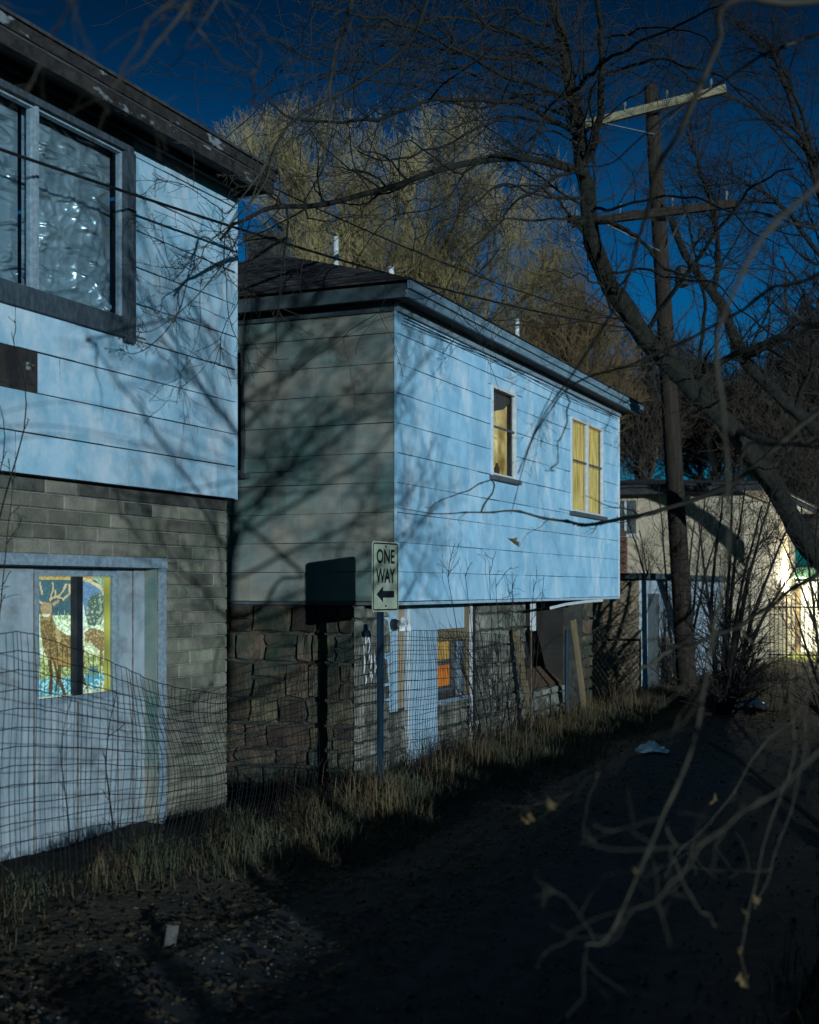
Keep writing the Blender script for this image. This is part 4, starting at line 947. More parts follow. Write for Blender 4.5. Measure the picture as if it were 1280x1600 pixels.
def rough_trunk(name, q, R, S, material, parent, seed, amp=.10):
    K = 5 * len(q); t = np.linspace(0, len(q) - 1, K); q2 = np.stack([np.interp(t, np.arange(len(q)), q[:, c]) for c in range(3)], -1); R2 = np.interp(t, np.arange(len(q)), R)
    v, f = tube_arrays(q2[None], R2[None], S); r = np.random.default_rng(seed)
    def sm(a, b):
        n = r.normal(0, 1, (K // a + 3, S // b)); n = np.repeat(np.repeat(n, a, 0)[:K], b, 1)[:, :S]
        for _ in range(a // 2): n = (np.roll(n, 1, 0) + n + np.roll(n, -1, 0)) / 3
        return n
    n = .6 * sm(10, 4) + .5 * sm(6, 2) + .5 * sm(4, 1)
    c = np.repeat(q2, S, 0); v = c + (v - c) * (1 + amp * n.reshape(-1, 1)); return arr_mesh(name, v, f, material, parent, False)
def in_front(Pt, R, dmin):        # keep only branches that stay away from the lens
    D = -SN * Pt[..., 0] + CS * Pt[..., 1]; X = CS * Pt[..., 0] + SN * Pt[..., 1]
    bad = ((D < dmin) & (np.abs(X) < 1.3)).any(1); return Pt[~bad], R[~bad]

# --- leaning tree on the right of the alley
r = np.random.default_rng(101)
tb = P(1420, 919, 21.38)
trunk = [(tb[0] + .1, tb[1] - .1, -.3), (tb[0], tb[1], .5), P(1330, 935, 20.85), P(1262, 850, 20.33), P(1205, 755, 19.8), P(1160, 690, 19.45), P(1115, 640, 19.1), P(1060, 585, 18.75), P(1010, 530, 18.4), P(970, 470, 17.88),
         P(938, 415, 17.53), P(924, 360, 17.17), P(917, 300, 17.0), P(908, 240, 16.83), P(898, 170, 16.65), P(882, 80, 16.47), P(866, 10, 16.3), P(850, -60, 16.12)]
tl = thing('leaning_tree', (tb[0], tb[1], 0), 'large bare tree leaning left across the sky in front of the utility pole', 'tree')
q = catmull(trunk, 60); R = np.interp(np.linspace(0, 1, 60), [0, .12, .3, .45, .6, .75, 1], [.19, .165, .135, .13, .115, .092, .05])
q = q + np.stack([.012 * np.sin(np.arange(60) * 1.1), .012 * np.sin(np.arange(60) * .8 + 1), 0 * np.arange(60)], -1)
rough_trunk('trunk', q, R, 24, 'bark', tl, 1, .11)
TP, TR = q[None], R[None]
defs = [
 ([P(921, 250, 16.83), P(936, 190, 16.47), P(943, 110, 16.12), P(937, 40, 15.78), P(930, -40, 15.42)], 0.0562, 0.025),
 ([P(916, 272, 16.9), P(895, 264, 16.3), P(795, 244, 14.9), P(690, 266, 13.5), P(585, 299, 12.1), P(471, 327, 10.7), P(392, 336, 9.8), P(345, 372, 9.4)], 0.05, 0.0088),
 ([P(912, 215, 16.65), P(843, 175, 15.6), P(777, 160, 14.72), P(712, 153, 13.85), P(655, 162, 13.15), P(602, 181, 12.45), P(550, 189, 11.75), P(462, 186, 10.7), P(425, 160, 10.35)], 0.0325, 0.0075),
 ([P(905, 165, 16.65), P(843, 138, 15.6), P(777, 114, 14.72), P(712, 74, 13.85), P(642, 44, 12.97), P(585, 28, 12.28), P(528, 20, 11.75), P(484, 4, 11.22)], 0.0275, 0.0075),
 ([P(906, 205, 16.65), P(850, 190, 16.12), P(780, 185, 15.25), P(700, 225, 14.2), P(650, 240, 13.5), P(600, 250, 12.8), P(560, 240, 12.1)], 0.0225, 0.0063),
 ([P(923, 345, 17.17), P(960, 352, 16.83), P(1000, 375, 16.47), P(1040, 420, 16.12), P(1100, 440, 15.6)], 0.0375, 0.0125),
 ([P(922, 352, 17.17), P(905, 345, 17.0), P(893, 343, 16.83)], 0.0562, 0.05),
 ([P(1075, 600, 18.92), P(1120, 565, 18.4), P(1190, 540, 17.7), P(1280, 508, 17.0), P(1360, 480, 16.3)], 0.0562, 0.025),
 ([P(1145, 668, 19.28), P(1200, 688, 18.75), P(1280, 700, 18.05), P(1380, 730, 17.35)], 0.0562, 0.025),
 ([P(893, 145, 16.47), P(930, 110, 15.6), P(980, 80, 14.72), P(1060, 40, 13.85), P(1130, 5, 13.15)], 0.0275, 0.01),
 ([P(925, 380, 17.35), P(860, 300, 16.3), P(800, 290, 15.25), P(750, 297, 14.38)], 0.02, 0.005),
 ([P(1005, 520, 18.4), P(1080, 420, 17.35), P(1130, 350, 16.65), P(1180, 290, 15.95), P(1240, 260, 15.25)], 0.035, 0.01),
 ([P(890, 110, 16.47), P(820, 60, 15.25), P(760, 40, 14.2), P(700, -20, 13.5)], 0.0225, 0.0075),
 ([P(1085, 610, 18.92), P(1100, 500, 18.05), P(1090, 420, 17.35), P(1075, 345, 16.83), P(1060, 280, 16.3)], 0.0312, 0.0075),
]
rl = np.random.default_rng(77)
for (x0, y0, x1, y1, bend) in ((905, 190, 470, 120, -60), (900, 150, 420, 60, 40), (890, 110, 560, -40, 30), (885, 90, 380, 150, -90), (912, 230, 560, 420, -70), (915, 260, 700, 470, -50), (920, 310, 640, 380, -40), (900, 160, 620, 230, 60),
                                (930, 60, 1180, 160, -60), (940, 120, 1230, 230, -70), (925, 330, 1230, 400, -60), (945, 430, 1250, 560, -50), (880, 60, 300, 20, 60), (895, 130, 330, 240, -110), (875, 40, 640, -60, 20), (1000, 520, 860, 430, -40)):
    pts_ = []
    for t in np.linspace(0, 1, 7):
        pts_.append(P(x0 + (x1 - x0) * t + rl.normal(0, 8) * (t > 0), y0 + (y1 - y0) * t + bend * math.sin(math.pi * t) + rl.normal(0, 10) * (t > 0), 16.6 - 4.5 * t + rl.normal(0, .2)))
    defs.append((pts_, rl.uniform(.014, .024), .004))
LP, LR = limbs(defs, 28, .02, 5)
s1 = sprout(LP, LR, 330, (.6, 2.2), 10, r, (25, 65), .5, .08, (0, 0, .05), .16, .003, .03)
s1b = sprout(TP, TR, 24, (.8, 2.4), 10, r, (35, 75), .25, .34, (.05, -.1, .1), .16, .004, .03, rmax=.022)
A1 = np.vstack([s1[0]]), np.vstack([s1[1]])
s2 = sprout(s1[0], s1[1], 2200, (.25, 1.0), 6, r, (25, 70), .55, .1, (0, 0, .03), .2, .0022)
s2b = sprout(s1b[0], s1b[1], 360, (.25, 1.0), 6, r, (25, 70), .55, .1, (0, 0, .03), .2, .0022)
s3 = sprout(np.vstack([s2[0], s2b[0]]), np.vstack([s2[1], s2b[1]]), 4200, (.08, .32), 4, r, (30, 80), .7, .1, (0, 0, .0), .2, .0017)
tree_mesh('limbs', [(LP, LR, 8), (s1[0], s1[1], 6), (s1b[0], s1b[1], 6)], 'bark', tl)
tree_mesh('twigs', [(s2[0], s2[1], 4), (s2b[0], s2b[1], 4), (s3[0], s3[1], 3)], 'twig', tl)

# --- darker tree on the far right
r = np.random.default_rng(202)
db = P(1430, 919, 26.4)
td = thing('dark_tree', (db[0], db[1], 0), 'dark bare tree reaching in from the right edge behind the leaning tree', 'tree')
q = catmull([(db[0], db[1], -.3), (db[0] - .05, db[1], 1.5), P(1350, 760, 25.87), P(1280, 678, 25.34), P(1210, 612, 24.95), P(1160, 555, 24.55), P(1130, 480, 24.29), P(1100, 440, 24.16), P(1068, 392, 23.89), P(1045, 330, 23.76)], 40)
R = np.linspace(.17, .055, 40); rough_trunk('trunk', q, R, 16, 'dark_bark', td, 2, .11)
defs = [
 ([P(1190, 595, 24.82), P(1150, 560, 24.42), P(1085, 590, 24.02), P(1050, 620, 23.76)], 0.064, 0.0192),
 ([P(1160, 560, 24.55), P(1200, 540, 24.02), P(1280, 515, 23.5), P(1380, 500, 23.1)], 0.0768, 0.0384),
 ([P(1115, 460, 24.29), P(1122, 400, 24.02), P(1110, 320, 23.76), P(1085, 240, 23.5), P(1075, 210, 23.36)], 0.0576, 0.0154),
 ([P(1330, 740, 25.74), P(1330, 560, 25.08), P(1300, 380, 24.55), P(1250, 200, 24.02), P(1200, 60, 23.76)], 0.1152, 0.032),
 ([P(1310, 440, 24.68), P(1230, 330, 24.29), P(1170, 290, 23.76), P(1090, 290, 23.23)], 0.0512, 0.0154),
 ([P(1290, 330, 24.42), P(1240, 140, 24.02), P(1180, 60, 23.76), P(1120, 20, 23.5)], 0.0448, 0.0154),
 ([P(1300, 380, 24.55), P(1400, 250, 24.02), P(1420, 100, 23.76), P(1380, -50, 23.76)], 0.064, 0.0256),
 ([P(1260, 235, 24.16), P(1180, 170, 23.63), P(1090, 130, 23.23), P(1020, 60, 22.84)], 0.0384, 0.0102),
 ([P(1240, 640, 25.08), P(1270, 560, 24.55), P(1260, 470, 24.29), P(1220, 400, 24.02)], 0.0512, 0.0154),
]
LP, LR = limbs(defs, 26, .02, 6)
s1 = sprout(LP, LR, 210, (.8, 2.4), 9, r, (25, 65), .5, .08, (-.05, 0, .08), .16, .005, .03)
s2 = sprout(s1[0], s1[1], 2200, (.3, 1.1), 6, r, (25, 70), .55, .1, (0, 0, .05), .2, .003)
s3 = sprout(s2[0], s2[1], 5200, (.12, .45), 4, r, (30, 80), .7, .1, (0, 0, .0), .2, .0022)
tree_mesh('limbs', [(LP, LR, 8), (s1[0], s1[1], 6)], 'dark_bark', td)
tree_mesh('twigs', [(s2[0], s2[1], 4), (s3[0], s3[1], 3)], 'dark_twig', td)

# --- roadside tree beside the camera: its outer branches hang into view and shade the walls
r = np.random.default_rng(303)
ro = (1.55, 3.62); tr_ = thing('roadside_tree', (ro[0], ro[1], 0), 'near tree whose blurred thin branches hang down over the right of the view', 'tree')
q = catmull([(ro[0] + .1, ro[1] - .1, -.2), (ro[0], ro[1], .8), (ro[0] + .12, ro[1] - .05, 1.9), (ro[0] + .02, ro[1] + .1, 3.0), (ro[0] + .2, ro[1], 4.2), (ro[0] + .1, ro[1] + .2, 5.6), (ro[0] + .3, ro[1] + .1, 7.2)], 36)
R = np.linspace(.085, .022, 36); tree_mesh('trunk', [(q[None], R[None], 12)], 'bark', tr_)
w_ = lambda x, y, z: (x, y, z)
crown = []
for k in range(26):
    a = r.uniform(0, 6.283); z0 = r.uniform(1.5, 5.5); L_ = r.uniform(1.5, 2.9)
    dx, dy = math.cos(a), math.sin(a)
    if dx * -.8 + dy * .1 > .55: continue                   # none straight into the lens
    i = int(np.argmin(abs(q[:, 2] - z0))); p0 = Vector(q[i]); d = Vector((dx, dy, r.uniform(.1, .75))).normalized()
    crown.append(([p0, p0 + d * L_ * .35 + Vector((0, 0, .05)), p0 + d * L_ * .7 + Vector((r.normal(0, .12), r.normal(0, .12), .25)), p0 + d * L_ + Vector((r.normal(0, .2), r.normal(0, .2), .5))], .022, .006))
LPc, LRc = limbs(crown, 20, .02, 9)
c1 = sprout(LPc, LRc, 300, (.5, 1.5), 8, r, (25, 65), .5, .15, (0, 0, .08), .15, .004)
c2 = sprout(c1[0], c1[1], 1700, (.25, .8), 6, r, (25, 65), .55, .1, (0, 0, .04), .18, .0025)
c3 = sprout(c2[0], c2[1], 3200, (.1, .4), 4, r, (25, 65), .6, .1, (0, 0, .0), .18, .002)
c1, c2, c3 = [in_front(a, b, 6.5) for a, b in (c1, c2, c3)]
tr0 = w_(ro[0], ro[1], 2.6); tr1 = w_(ro[0], ro[1], 3.9); tr2 = w_(ro[0] + .1, ro[1], 1.6)
nearD = [   # long thin branches that reach into the frame (all grow from this tree's trunk)
 ([tr1, P(1420, -40, 3.2), P(1149, 0, 3.3), P(1122, 66, 3.4), P(1090, 141, 3.5), P(1057, 213, 3.6), P(1024, 272, 3.8), P(1004, 355, 4.0), P(972, 453, 4.3), P(935, 520, 4.6), P(895, 585, 5), P(845, 660, 5.4), P(812, 740, 5.8)], .011, .003),
 ([tr0, P(1450, 150, 2.8), P(1290, 275, 2.7), P(1204, 354, 2.7), P(1155, 423, 2.7), P(1130, 492, 2.75), P(1121, 560, 2.8), P(1136, 640, 2.8), P(1141, 720, 2.85), P(1136, 810, 2.9), P(1124, 900, 2.9), P(1100, 1050, 2.95), P(1075, 1180, 3), P(1035, 1285, 3), P(1000, 1360, 3), P(950, 1465, 3), P(915, 1477, 3)], .007, .0028),
 ([tr2, P(1480, 780, 4.2), P(1290, 893, 4.5), P(1225, 929, 4.7), P(1160, 975, 4.9), P(1095, 1001, 5), P(1053, 1010, 5.1), P(1038, 996, 5.1)], .012, .006),
 ([P(1056, 1010, 5.1), P(1030, 1028, 5.1), P(998, 1052, 5.1), P(960, 1095, 5.2)], .010, .004),
 ([tr2, P(1420, 900, 3.6), P(1250, 1000, 3.7), P(1237, 1080, 3.7), P(1240, 1180, 3.7), P(1205, 1280, 3.7), P(1183, 1380, 3.7), P(1166, 1450, 3.7), P(1157, 1500, 3.7), P(1172, 1545, 3.7)], .006, .0018),
 ([tr2, P(1450, 900, 3.7), P(1275, 1010, 3.8), P(1262, 1090, 3.8), P(1254, 1190, 3.8), P(1222, 1300, 3.8), P(1200, 1370, 3.8), P(1178, 1420, 3.8)], .006, .0018),
 ([tr2, P(1400, 1050, 4.2), P(1232, 1133, 4.3), P(1180, 1180, 4.3), P(1150, 1232, 4.3), P(1090, 1300, 4.3), P(1060, 1332, 4.3), P(1040, 1370, 4.3)], .006, .002),
 ([tr2, P(1450, 1080, 2.6), P(1290, 1165, 2.6), P(1190, 1250, 2.65), P(1110, 1310, 2.7), P(1055, 1370, 2.7), P(1000, 1425, 2.75), P(935, 1470, 2.8)], .008, .0025),
 ([P(1040, 1285, 3), P(1052, 1340, 3.05), P(1080, 1400, 3.1), P(1120, 1448, 3.1)], .005, .002),
 ([P(1100, 1060, 2.95), P(1050, 1130, 3.2), P(960, 1190, 3.5), P(900, 1232, 3.7), P(830, 1290, 3.9)], .006, .002),
 ([tr1, P(1500, 560, 5.5), P(1290, 640, 6), P(1150, 755, 6.4), P(1020, 797, 6.8), P(967, 812, 7), P(928, 819, 7.1), P(889, 817, 7.2), P(849, 812, 7.3), P(797, 799, 7.4), P(751, 801, 7.5), P(692, 803, 7.7), P(618, 797, 7.9)], .017, .0035),
 ([P(752, 800, 7.5), P(770, 752, 7.5), P(705, 776, 7.6), P(660, 792, 7.8)], .006, .003),
 ([tr1, P(1450, 300, 4.4), P(1280, 430, 4.8), P(1180, 470, 5.1), P(1080, 530, 5.5), P(960, 575, 5.9), P(880, 610, 6.2), P(830, 690, 6.5), P(795, 800, 6.8)], .010, .003),
 ([P(890, 605, 6.1), P(885, 660, 6.2), P(862, 730, 6.3), P(855, 730, 6.4)], .005, .002),
 ([tr1, P(1000, -300, 3), P(330, -80, 2.9), P(262, 0, 2.9), P(220, 58, 2.95), P(192, 110, 3), P(178, 140, 3), P(155, 195, 3.1), P(131, 258, 3.2), P(120, 340, 3.3)], .0048, .0016),
 ([tr1, P(900, -320, 3), P(150, -60, 2.9), P(117, 0, 2.9), P(76, 70, 3), P(34, 145, 3.05), P(10, 175, 3.1)], .005, .002),
 ([tr1, P(1000, -300, 3.4), P(400, -90, 3.4), P(337, 0, 3.4), P(309, 45, 3.4), P(258, 113, 3.5)], .0045, .0015),
 ([P(330, -80, 2.9), P(296, 0, 3), P(241, 76, 3.05), P(186, 127, 3.1), P(131, 168, 3.2), P(100, 177, 3.3)], .0045, .0015),
 ([P(400, -90, 3.4), P(299, 10, 3.6), P(316, 55, 3.6), P(344, 89, 3.7), P(371, 110, 3.8), P(396, 113, 3.8), P(406, 79, 3.9), P(378, 58, 3.9), P(351, 38, 4)], .004, .0016),
 ([P(400, 113, 3.8), P(398, 160, 3.9), P(415, 188, 4), P(440, 196, 4.1)], .0035, .0015),
 ([tr1, P(1100, -250, 5), P(560, -40, 5), P(552, 0, 5.1), P(532, 57, 5.2), P(519, 127, 5.3), P(517, 175, 5.4), P(508, 245, 5.5), P(504, 290, 5.5)], .011, .003),
 ([tr0, P(1430, 560, 3.6), P(1280, 690, 3.9), P(1180, 690, 4.3), P(1150, 740, 4.5), P(1100, 840, 4.8), P(1060, 900, 5)], .007, .003),
 ([tr1, P(1420, 250, 5), P(1290, 505, 5.4), P(1190, 440, 5.6), P(1100, 370, 5.8), P(1020, 280, 6)], .008, .002),
 ([tr1, P(1400, 0, 5.2), P(1200, 90, 5.6), P(1060, 170, 6), P(960, 250, 6.5), P(880, 262, 7)], .010, .003),
 ([tr1, P(1400, 340, 6), P(1160, 330, 6.4), P(1085, 380, 6.7), P(1080, 480, 6.8), P(1050, 540, 7)], .008, .003),
 ([tr1, P(900, -250, 7), P(700, -60, 7.5), P(640, 60, 8), P(560, 130, 8.4), P(470, 180, 8.8), P(420, 250, 9.1), P(380, 350, 9.3), P(330, 440, 9.4), P(245, 512, 9.5), P(205, 515, 9.5)], .014, .003),
 ([P(440, 215, 9), P(400, 310, 9.2), P(335, 370, 9.3), P(300, 420, 9.4), P(265, 405, 9.4), P(253, 350, 9.4)], .007, .0025),
 ([P(420, 250, 9.1), P(355, 330, 9.2), P(310, 300, 9.3), P(250, 285, 9.4), P(215, 310, 9.4)], .006, .002),
]
nearD = [(a_, b_ * (.85 if i_ in (0, 1, 2, 3) else .42 if i_ < 10 else .95), c_ * (.9 if i_ < 4 else .6)) for i_, (a_, b_, c_) in enumerate(nearD)]
NP, NR = limbs(nearD, 76, .0, 12)
rk = np.random.default_rng(66); kn = rk.normal(0, 1, (len(NP), 16, 3))                    # kinks at the nodes, swellings at the buds
for i_ in range(len(NP)):
    for c_ in range(3): NP[i_, :, c_] += np.interp(np.linspace(0, 15, 76), np.arange(16), kn[i_, :, c_]) * (.0045 if i_ < 10 else .004 if i_ in range(14, 21) else .011)
    sw = np.zeros(76); sw[(np.arange(76) + i_) % 5 == 0] = rk.uniform(.15, .5, ((np.arange(76) + i_) % 5 == 0).sum()); NR[i_] *= 1 + sw
n1 = sprout(NP, NR, 110, (.08, .42), 7, r, (30, 70), .5, .3, (0, 0, .0), .22, .0009)
n2 = sprout(n1[0], n1[1], 260, (.03, .13), 4, r, (30, 70), .6, .2, (0, 0, .0), .2, .0008)
n3 = sprout(NP, NR, 420, (.012, .03), 3, r, (35, 70), .75, .25, (0, 0, .0), .1, .0009)
b1 = sprout(NP[-3:], NR[-3:], 60, (.12, .5), 6, r, (30, 80), .6, .5, (0, 0, .0), .2, .0018)
b2 = sprout(b1[0], b1[1], 260, (.04, .12), 3, r, (40, 85), .8, .1, (0, 0, .0), .2, .0016)
n1, n2, n3 = [in_front(a, b, 2.2) for a, b in (n1, n2, n3)]
tree_mesh('crown_branches', [(LPc, LRc, 7), (c1[0], c1[1], 5), (c2[0], c2[1], 4), (c3[0], c3[1], 3)], 'twig', tr_)
tree_mesh('hanging_branches', [(NP, NR, 7), (n1[0], n1[1], 5), (n2[0], n2[1], 4), (n3[0], n3[1], 4), (b1[0], b1[1], 5), (b2[0], b2[1], 4)], 'pale_twig', tr_)
def leafmesh(seed):
    rr = random.Random(seed); pts = [(0, 0), (.3, .22), (.25, .5), (.5, .55), (.22, .8), (0, 1.15), (-.2, .78), (-.5, .6), (-.24, .45), (-.32, .2)]
    v = [(0, 0.45, .0)] + [(x + rr.uniform(-.05, .05), y, .28 * abs(x) + rr.uniform(-.06, .06) + .2 * math.sin(y * 2.5)) for x, y in pts]
    m = MB().add(v, [(0, i + 1, (i + 1) % 10 + 1) for i in range(10)]).mesh('leaf'); m.materials.append(MATS['leaf']); return m
lms = [leafmesh(k) for k in range(4)]
for k, (px, py, D_, s_) in enumerate(((1156, 1556, 3.7, .05), (1180, 1424, 3.75, .036), (1172, 1440, 3.75, .03), (1136, 1492, 3.7, .026), (995, 1366, 3.0, .022), (945, 1298, 3.9, .05), (860, 1240, 4.0, .035), (842, 888, 7.2, .075), (884, 1220, 4, .03),
        (640, 520, 8, .055), (795, 430, 7, .05), (940, 980, 4.5, .05), (1105, 960, 5, .05), (1000, 1130, 4.6, .04), (30, 520, 5.8, .07), (20, 505, 5.9, .06))):
    o = bpy.data.objects.new('leaf', lms[k % 4]); o.scale = (s_, s_, s_); o.rotation_euler = (r.uniform(.6, 2.2), r.uniform(-.6, .6), r.uniform(-.5, 1.6)); q_ = np.array(P(px, py, D_)); fl = np.vstack([NP.reshape(-1, 3), n1[0].reshape(-1, 3)]); d_ = np.linalg.norm(fl - q_, axis=1); near = fl[d_.argmin()]
    if d_.min() > .45: continue
    link(o, tr_, tuple(near))

# --- yellowish tree behind the middle house
def big_tree(name, label, base, tops, seed, tm_, bm, n, L1=(1.2, 3), scale=1.0, group=None, rt=.009, n0=1, bias=.28):
    r = np.random.default_rng(seed); t = thing(name, (base[0], base[1], 0), label, 'tree', group)
    hub = Vector((base[0], base[1], base[2])); defs = []
    tree_mesh('trunk', [(catmull([(base[0], base[1], -.4), (base[0] + .1, base[1], base[2] * .5), hub], 10)[None], np.linspace(.42, .3, 10)[None] * scale, 10)], bm, t)
    for tp in tops:
        tp = Vector(tp); m = hub.lerp(tp, .45) + Vector((r.normal(0, .25), r.normal(0, .25), .3)); defs.append(([hub, hub.lerp(m, .5) + Vector((0, 0, .1)), m, m.lerp(tp, .6) + Vector((r.normal(0, .2), r.normal(0, .2), 0)), tp], .17 * scale, .035 * scale))
    LP, LR = limbs(defs, 18, .04, seed)
    a = sprout(LP, LR, n[0], L1, 8, r, (20, 60), .5, .25, (0, 0, bias * .6), .14, rt * 1.8)
    b = sprout(a[0], a[1], n[1], (L1[0] * .5, L1[1] * .5), 6, r, (20, 60), .55, .15, (0, 0, bias), .16, rt * 1.2)
    c = sprout(b[0], b[1], n[2], (L1[0] * .28, L1[1] * .3), 5, r, (20, 60), .6, .1, (0, 0, bias), .16, rt)
    tree_mesh('limbs', [(LP, LR, 7), (a[0], a[1], 5)], bm, t); tree_mesh('twigs', [(b[0], b[1], 4), (c[0], c[1], 3)], tm_, t)
    return t
big_tree('yellow_tree', 'big pale yellow bare tree rising behind the middle house roof', P(600, 700, 37),
         [P(x_, y_, d_) for x_, y_, d_ in ((393, 265, 36), (438, 255, 38), (470, 275, 35), (520, 255, 37), (575, 245, 39), (640, 265, 36), (690, 255, 38), (745, 255, 37), (790, 305, 36), (815, 340, 37), (418, 330, 35), (480, 340, 34), (560, 320, 34.5), (640, 340, 35), (720, 330, 34), (780, 390, 34), (690, 430, 34), (600, 430, 33), (500, 410, 33), (438, 410, 33), (840, 440, 35), (860, 400, 36))],
         404, 'straw_twig', 'brown_twig', (330, 4200, 25000), (1.4, 3.0), scale=.62, rt=.0046)
big_tree('brown_tree', 'brownish bare tree right of the yellow tree, above the far end of the blue wall', P(900, 760, 46),
         [P(x_, y_, d_) for x_, y_, d_ in ((830, 470, 45), (870, 440, 46), (900, 480, 44), (930, 520, 45), (850, 560, 43), (920, 580, 44), (960, 590, 46), (890, 540, 43), (800, 520, 44))],
         405, 'brown_twig', 'brown_twig', (200, 2400, 9000), (1.3, 2.8), scale=.7, rt=.007)
for k, (bx_, tops) in enumerate((
    (1010, ((985, 600), (1010, 570), (1040, 610), (990, 670), (1030, 680), (1060, 640), (1000, 720))),
    (1110, ((1080, 600), (1110, 620), (1150, 640), (1090, 680), (1130, 700), (1060, 710))),
    (1190, ((1160, 640), (1200, 600), (1230, 630), (1190, 700), (1240, 710))),
    (1225, ((1195, 760), (1220, 740), (1250, 770), (1280, 740), (1170, 730), (1240, 800))),
    (1270, ((1250, 560), (1290, 540), (1310, 600), (1260, 680), (1300, 720))))):
    D_ = 48 + 3 * (k % 2) - 3 * (k == 3)
    big_tree('far_tree', ['dark bare tree in the background just right of the blue wall', 'dark bare tree in the background right behind the utility pole', 'dark bare tree in the background under the leaning trunk', 'low dark bare tree in the background above the lit shed', 'dark bare tree in the background at the right edge'][k],
             P(bx_, 800 if k != 3 else 860, D_), [P(a, b, D_ + r.uniform(-2, 2)) for a, b in tops], 500 + k, 'far_twig', 'far_twig', (120, 1300, 5200), (1.4, 3.2), .6, 'bare trees beyond the far house', .009)

# --- shrubs
def shrub(name, label, base, stems, seed, n, r0=.03, tm_='dark_twig', rt=.0025, L=(.4, 1.1), spread=(20, 55), group=None):
    r = np.random.default_rng(seed); t = thing(name, (base[0], base[1], 0), label, 'shrub', group)
    defs = [([(s[0][0], s[0][1], -.15)] + [p for p in s], r0 * r.uniform(.6, 1.1), r0 * .18) for s in stems]
    LP, LR = limbs(defs, 18, .012, seed); a = sprout(LP, LR, n[0], L, 7, r, spread, .5, .2, (0, 0, .12), .16, rt * 1.5)
    b = sprout(a[0], a[1], n[1], (L[0] * .5, L[1] * .5), 5, r, (25, 70), .6, .1, (0, 0, .05), .18, rt)
    tree_mesh('stems', [(LP, LR, 7)], 'dark_bark', t); tree_mesh('twigs', [(a[0], a[1], 5), (b[0], b[1], 3)], tm_, t); return t
def fan(px0, py0, D, tips, seed):
    r = np.random.default_rng(seed); out = []
    for (tx, ty) in tips:
        sx = px0 + (tx - px0) * .12; m = (sx + (tx - sx) * .42 + r.normal(0, 6), py0 + (ty - py0) * .5); out.append([P(sx, py0, D), P(m[0], m[1], D + r.normal(0, .3)), P(tx, ty, D + r.normal(0, .6))])
    return out
shrub('thicket_shrub', 'dark many-stemmed shrub at the foot of the utility pole', P(1062, 919, 24.2), fan(1060, 1085, 24.2, ((975, 800), (1000, 830), (1030, 760), (1060, 740), (1090, 790), (1110, 720), (1005, 900), (1130, 800)), 1), 601, (150, 1700), .05, L=(.5, 1.5))
shrub('thicket_shrub', 'dark many-stemmed shrub between the pole and the iron fence', P(1130, 919, 19.5), fan(1125, 1105, 19.5, ((1090, 800), (1130, 770), (1165, 760), (1190, 790), (1215, 740), (1240, 800), (1180, 860), (1150, 690), (1260, 860)), 2), 602, (180, 2200), .06, L=(.5, 1.6))
shrub('thicket_shrub', 'dark tangled shrub hanging at the right edge before the lit yard', P(1290, 919, 18), fan(1300, 1120, 18, ((1220, 840), (1250, 790), (1280, 740), (1260, 900), (1310, 800), (1240, 950)), 3), 603, (80, 700), .045, L=(.5, 1.5))
shrub('vine_shrub', 'leafless vines climbing the pale stone pier left of the dark bay', onx(760, 919, LX + .35), [[onx(a, 1190, LX + .35), onx((a + b) / 2 + 8, 1080, LX + .22), onx(b, c_, LX + .2 + .35 * (c_ < 940))] for a, b, c_ in
      ((745, 700, 905), (750, 727, 895), (760, 765, 885), (768, 745, 950), (772, 800, 895), (780, 775, 905), (790, 835, 905), (760, 700, 985), (800, 850, 900), (770, 715, 1000), (785, 745, 1010), (790, 815, 960), (800, 770, 1050), (810, 835, 985))], 604, (90, 420), .016, 'dark_twig', .0022, (.2, .8))
shrub('weed_plant', 'thin dark leafless stems rising at the left edge before the near house', onx(-10, 919, -5.2), [[onx(-15, 1200, -5.2), onx(5, 900, -5.2), onx(22, 742, -5.2)], [onx(-40, 1200, -5.3), onx(-10, 860, -5.3), onx(40, 640, -5.25), onx(18, 520, -5.2)]], 605, (10, 24), .010, 'dark_twig', .0018, (.1, .35))
shrub('weed_plant', 'single thin dark stalk before the pale panel right of the stag window', onx(170, 919, -5.0), [[onx(178, 1300, -5.0), onx(165, 1180, -5.0), onx(182, 1080, -5.0)]], 606, (5, 10), .009, 'dark_twig', .0016, (.08, .25))
# fallen branch
fb_ = [P(1105, 1150, 16), P(1150, 1185, 14.2), P(1200, 1225, 12.4), P(1250, 1268, 10.9), P(1300, 1310, 9.8)]
fb_ = [(p[0], p[1], float(hgt(p[0], p[1])) + .05 + .03 * (i % 2)) for i, p in enumerate(fb_)]
o = MB().tube(catmull(fb_, 20), list(np.linspace(.016, .03, 20)), 7).build('fallen_branch', 'dark_bark', smooth=True); tag(o, 'long dark fallen branch lying across the alley at lower right', 'branch')

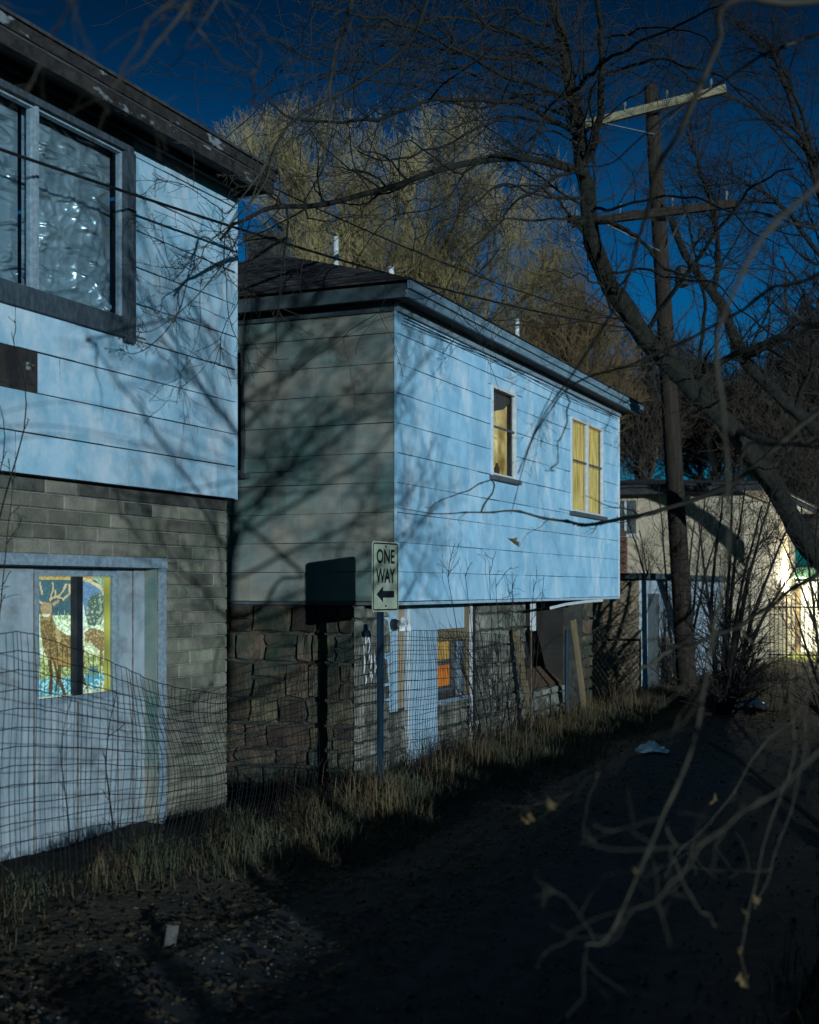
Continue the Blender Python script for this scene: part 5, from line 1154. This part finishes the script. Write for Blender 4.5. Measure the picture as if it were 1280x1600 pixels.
# ------------------------------------------------------------------ grass, leaf litter, gravel
def grass(name, n, xr, yr, hr, material, seed, label, dens=None, wid=.0035):
    r = np.random.default_rng(seed); x = r.uniform(*xr, n * 3); y = r.uniform(*yr, n * 3)
    cl = np.sin(x * 2.3 + 1.1 * np.sin(y * 1.7)) * np.sin(y * 1.9 + seed) + .6 * np.sin(x * 7 + y * 5 + seed)
    keep = r.random(n * 3) < np.clip(.45 + .4 * cl, .05, 1) * (dens(x, y) if dens else 1)
    x, y, cl = x[keep][:n], y[keep][:n], cl[keep][:n]; m = len(x); h = (hr[0] + (hr[1] - hr[0]) * r.random(m) ** 1.5) * (1.05 + .4 * cl)
    z = hgt(x, y) - .01; a = r.uniform(0, 6.283, m); ln = (r.uniform(.1, .7, m) + .9 * (r.random(m) > .72)) * h; b = a + r.normal(0, .6, m)
    w = wid * r.uniform(.7, 1.5, m); sx, sy = np.cos(a + 1.57) * w, np.sin(a + 1.57) * w
    base = np.stack([x, y, z], -1); d1 = np.stack([np.cos(b) * ln * .3, np.sin(b) * ln * .3, h * .6], -1); d2 = np.stack([np.cos(b) * ln, np.sin(b) * ln, h * r.uniform(.45, 1, m)], -1)
    s = np.stack([sx, sy, 0 * sx], -1)
    V = np.stack([base - s, base + s, base + d1 + s * .7, base + d1 - s * .7, base + d2 + s * .1, base + d2 - s * .1], 1).reshape(-1, 3)
    i = np.arange(m)[:, None] * 6; F = np.concatenate([i + [0, 1, 2, 3], i + [3, 2, 4, 5]], 0)
    o = arr_mesh(name, V, F, material); tag(o, label, 'grass', kind='stuff')
edge = lambda x, y: np.clip((-3.75 - .2 * np.sin(y * 1.3) - .55 * np.clip((9.5 - y) / 3, 0, 1) - x) / .6, 0.0, 1)
grass('verge_grass', 22000, (-5.7, -3.5), (4.0, 23), (.03, .20), 'grass_green', 1, 'green grass along the foot of the houses', edge, .0024)
grass('dry_grass', 23000, (-5.7, -3.4), (4.0, 25), (.02, .20), 'grass_dry', 2, 'dry straw coloured grass and weeds along the verge', edge, .0021)
grass('tall_weeds', 1300, (-5.3, -4.3), (9.5, 22), (.2, .48), 'grass_dry', 3, 'tall dry weeds standing by the wire fence', None, .003)
grass('far_grass', 4000, (-5.2, -0.6), (20, 33), (.08, .3), 'grass_dry', 4, 'dry weeds at the far end of the alley', lambda x, y: np.clip(np.abs(x + 2.2) / 2 - .3, .1, 1), .006)
grass('near_side_grass', 3000, (-.9, 1.2), (5, 16), (.08, .3), 'grass_dry', 6, 'dry weeds on the right side of the alley', None, .004)
r = np.random.default_rng(9); n = 9000
x = -5.2 + 2.6 * r.random(n) ** 1.2; y = 4.3 + 17 * r.random(n) ** 1.5; a = r.uniform(0, 6.283, n); s = r.uniform(.012, .035, n)
z = np.where(x > -3.75, road_h(x, y) + .012, hgt(x, y)) + .008
c = np.stack([x, y, z], -1)
def off(k, u, w, hh): return c + np.stack([np.cos(a + k) * s * u, np.sin(a + k) * s * u * w, hh * s], -1)
V = np.stack([off(0, 1, 1, r.uniform(0, .9, n)), off(1.57, .7, .8, r.uniform(0, .5, n)), off(3.14, 1, 1, r.uniform(0, .9, n)), off(4.71, .7, .8, r.uniform(0, .5, n))], 1).reshape(-1, 3)
o = arr_mesh('leaf_litter', V, np.arange(n * 4).reshape(-1, 4), 'leaf_litter'); tag(o, 'dead brown leaves scattered over the verge', 'leaves', kind='stuff')
n = 5000; x = r.uniform(-4.4, -.3, n); y = 4.3 + 20 * r.random(n) ** 1.6; s = r.uniform(.004, .013, n) * (1 + 1.2 * (r.random(n) > .96))
z = np.where((x > -3.75) & (x < -.75), road_h(x, y) + .012, hgt(x, y)) + s * .3; c = np.stack([x, y, z], -1)
oc = np.array([(1, 0, 0), (0, 1, 0), (-1, 0, 0), (0, -1, 0), (0, 0, .7), (0, 0, -.7)]); sc3 = s[:, None, None] * r.uniform(.7, 1.3, (n, 6, 1))
V = (c[:, None] + oc[None] * sc3).reshape(-1, 3); i = np.arange(n)[:, None] * 6
F = np.concatenate([i + k for k in ([0, 1, 4], [1, 2, 4], [2, 3, 4], [3, 0, 4], [1, 0, 5], [2, 1, 5], [3, 2, 5], [0, 3, 5])], 0)
o = arr_mesh('gravel', V, F, 'pebble'); tag(o, 'loose gravel scattered over the alley', 'gravel', kind='stuff')
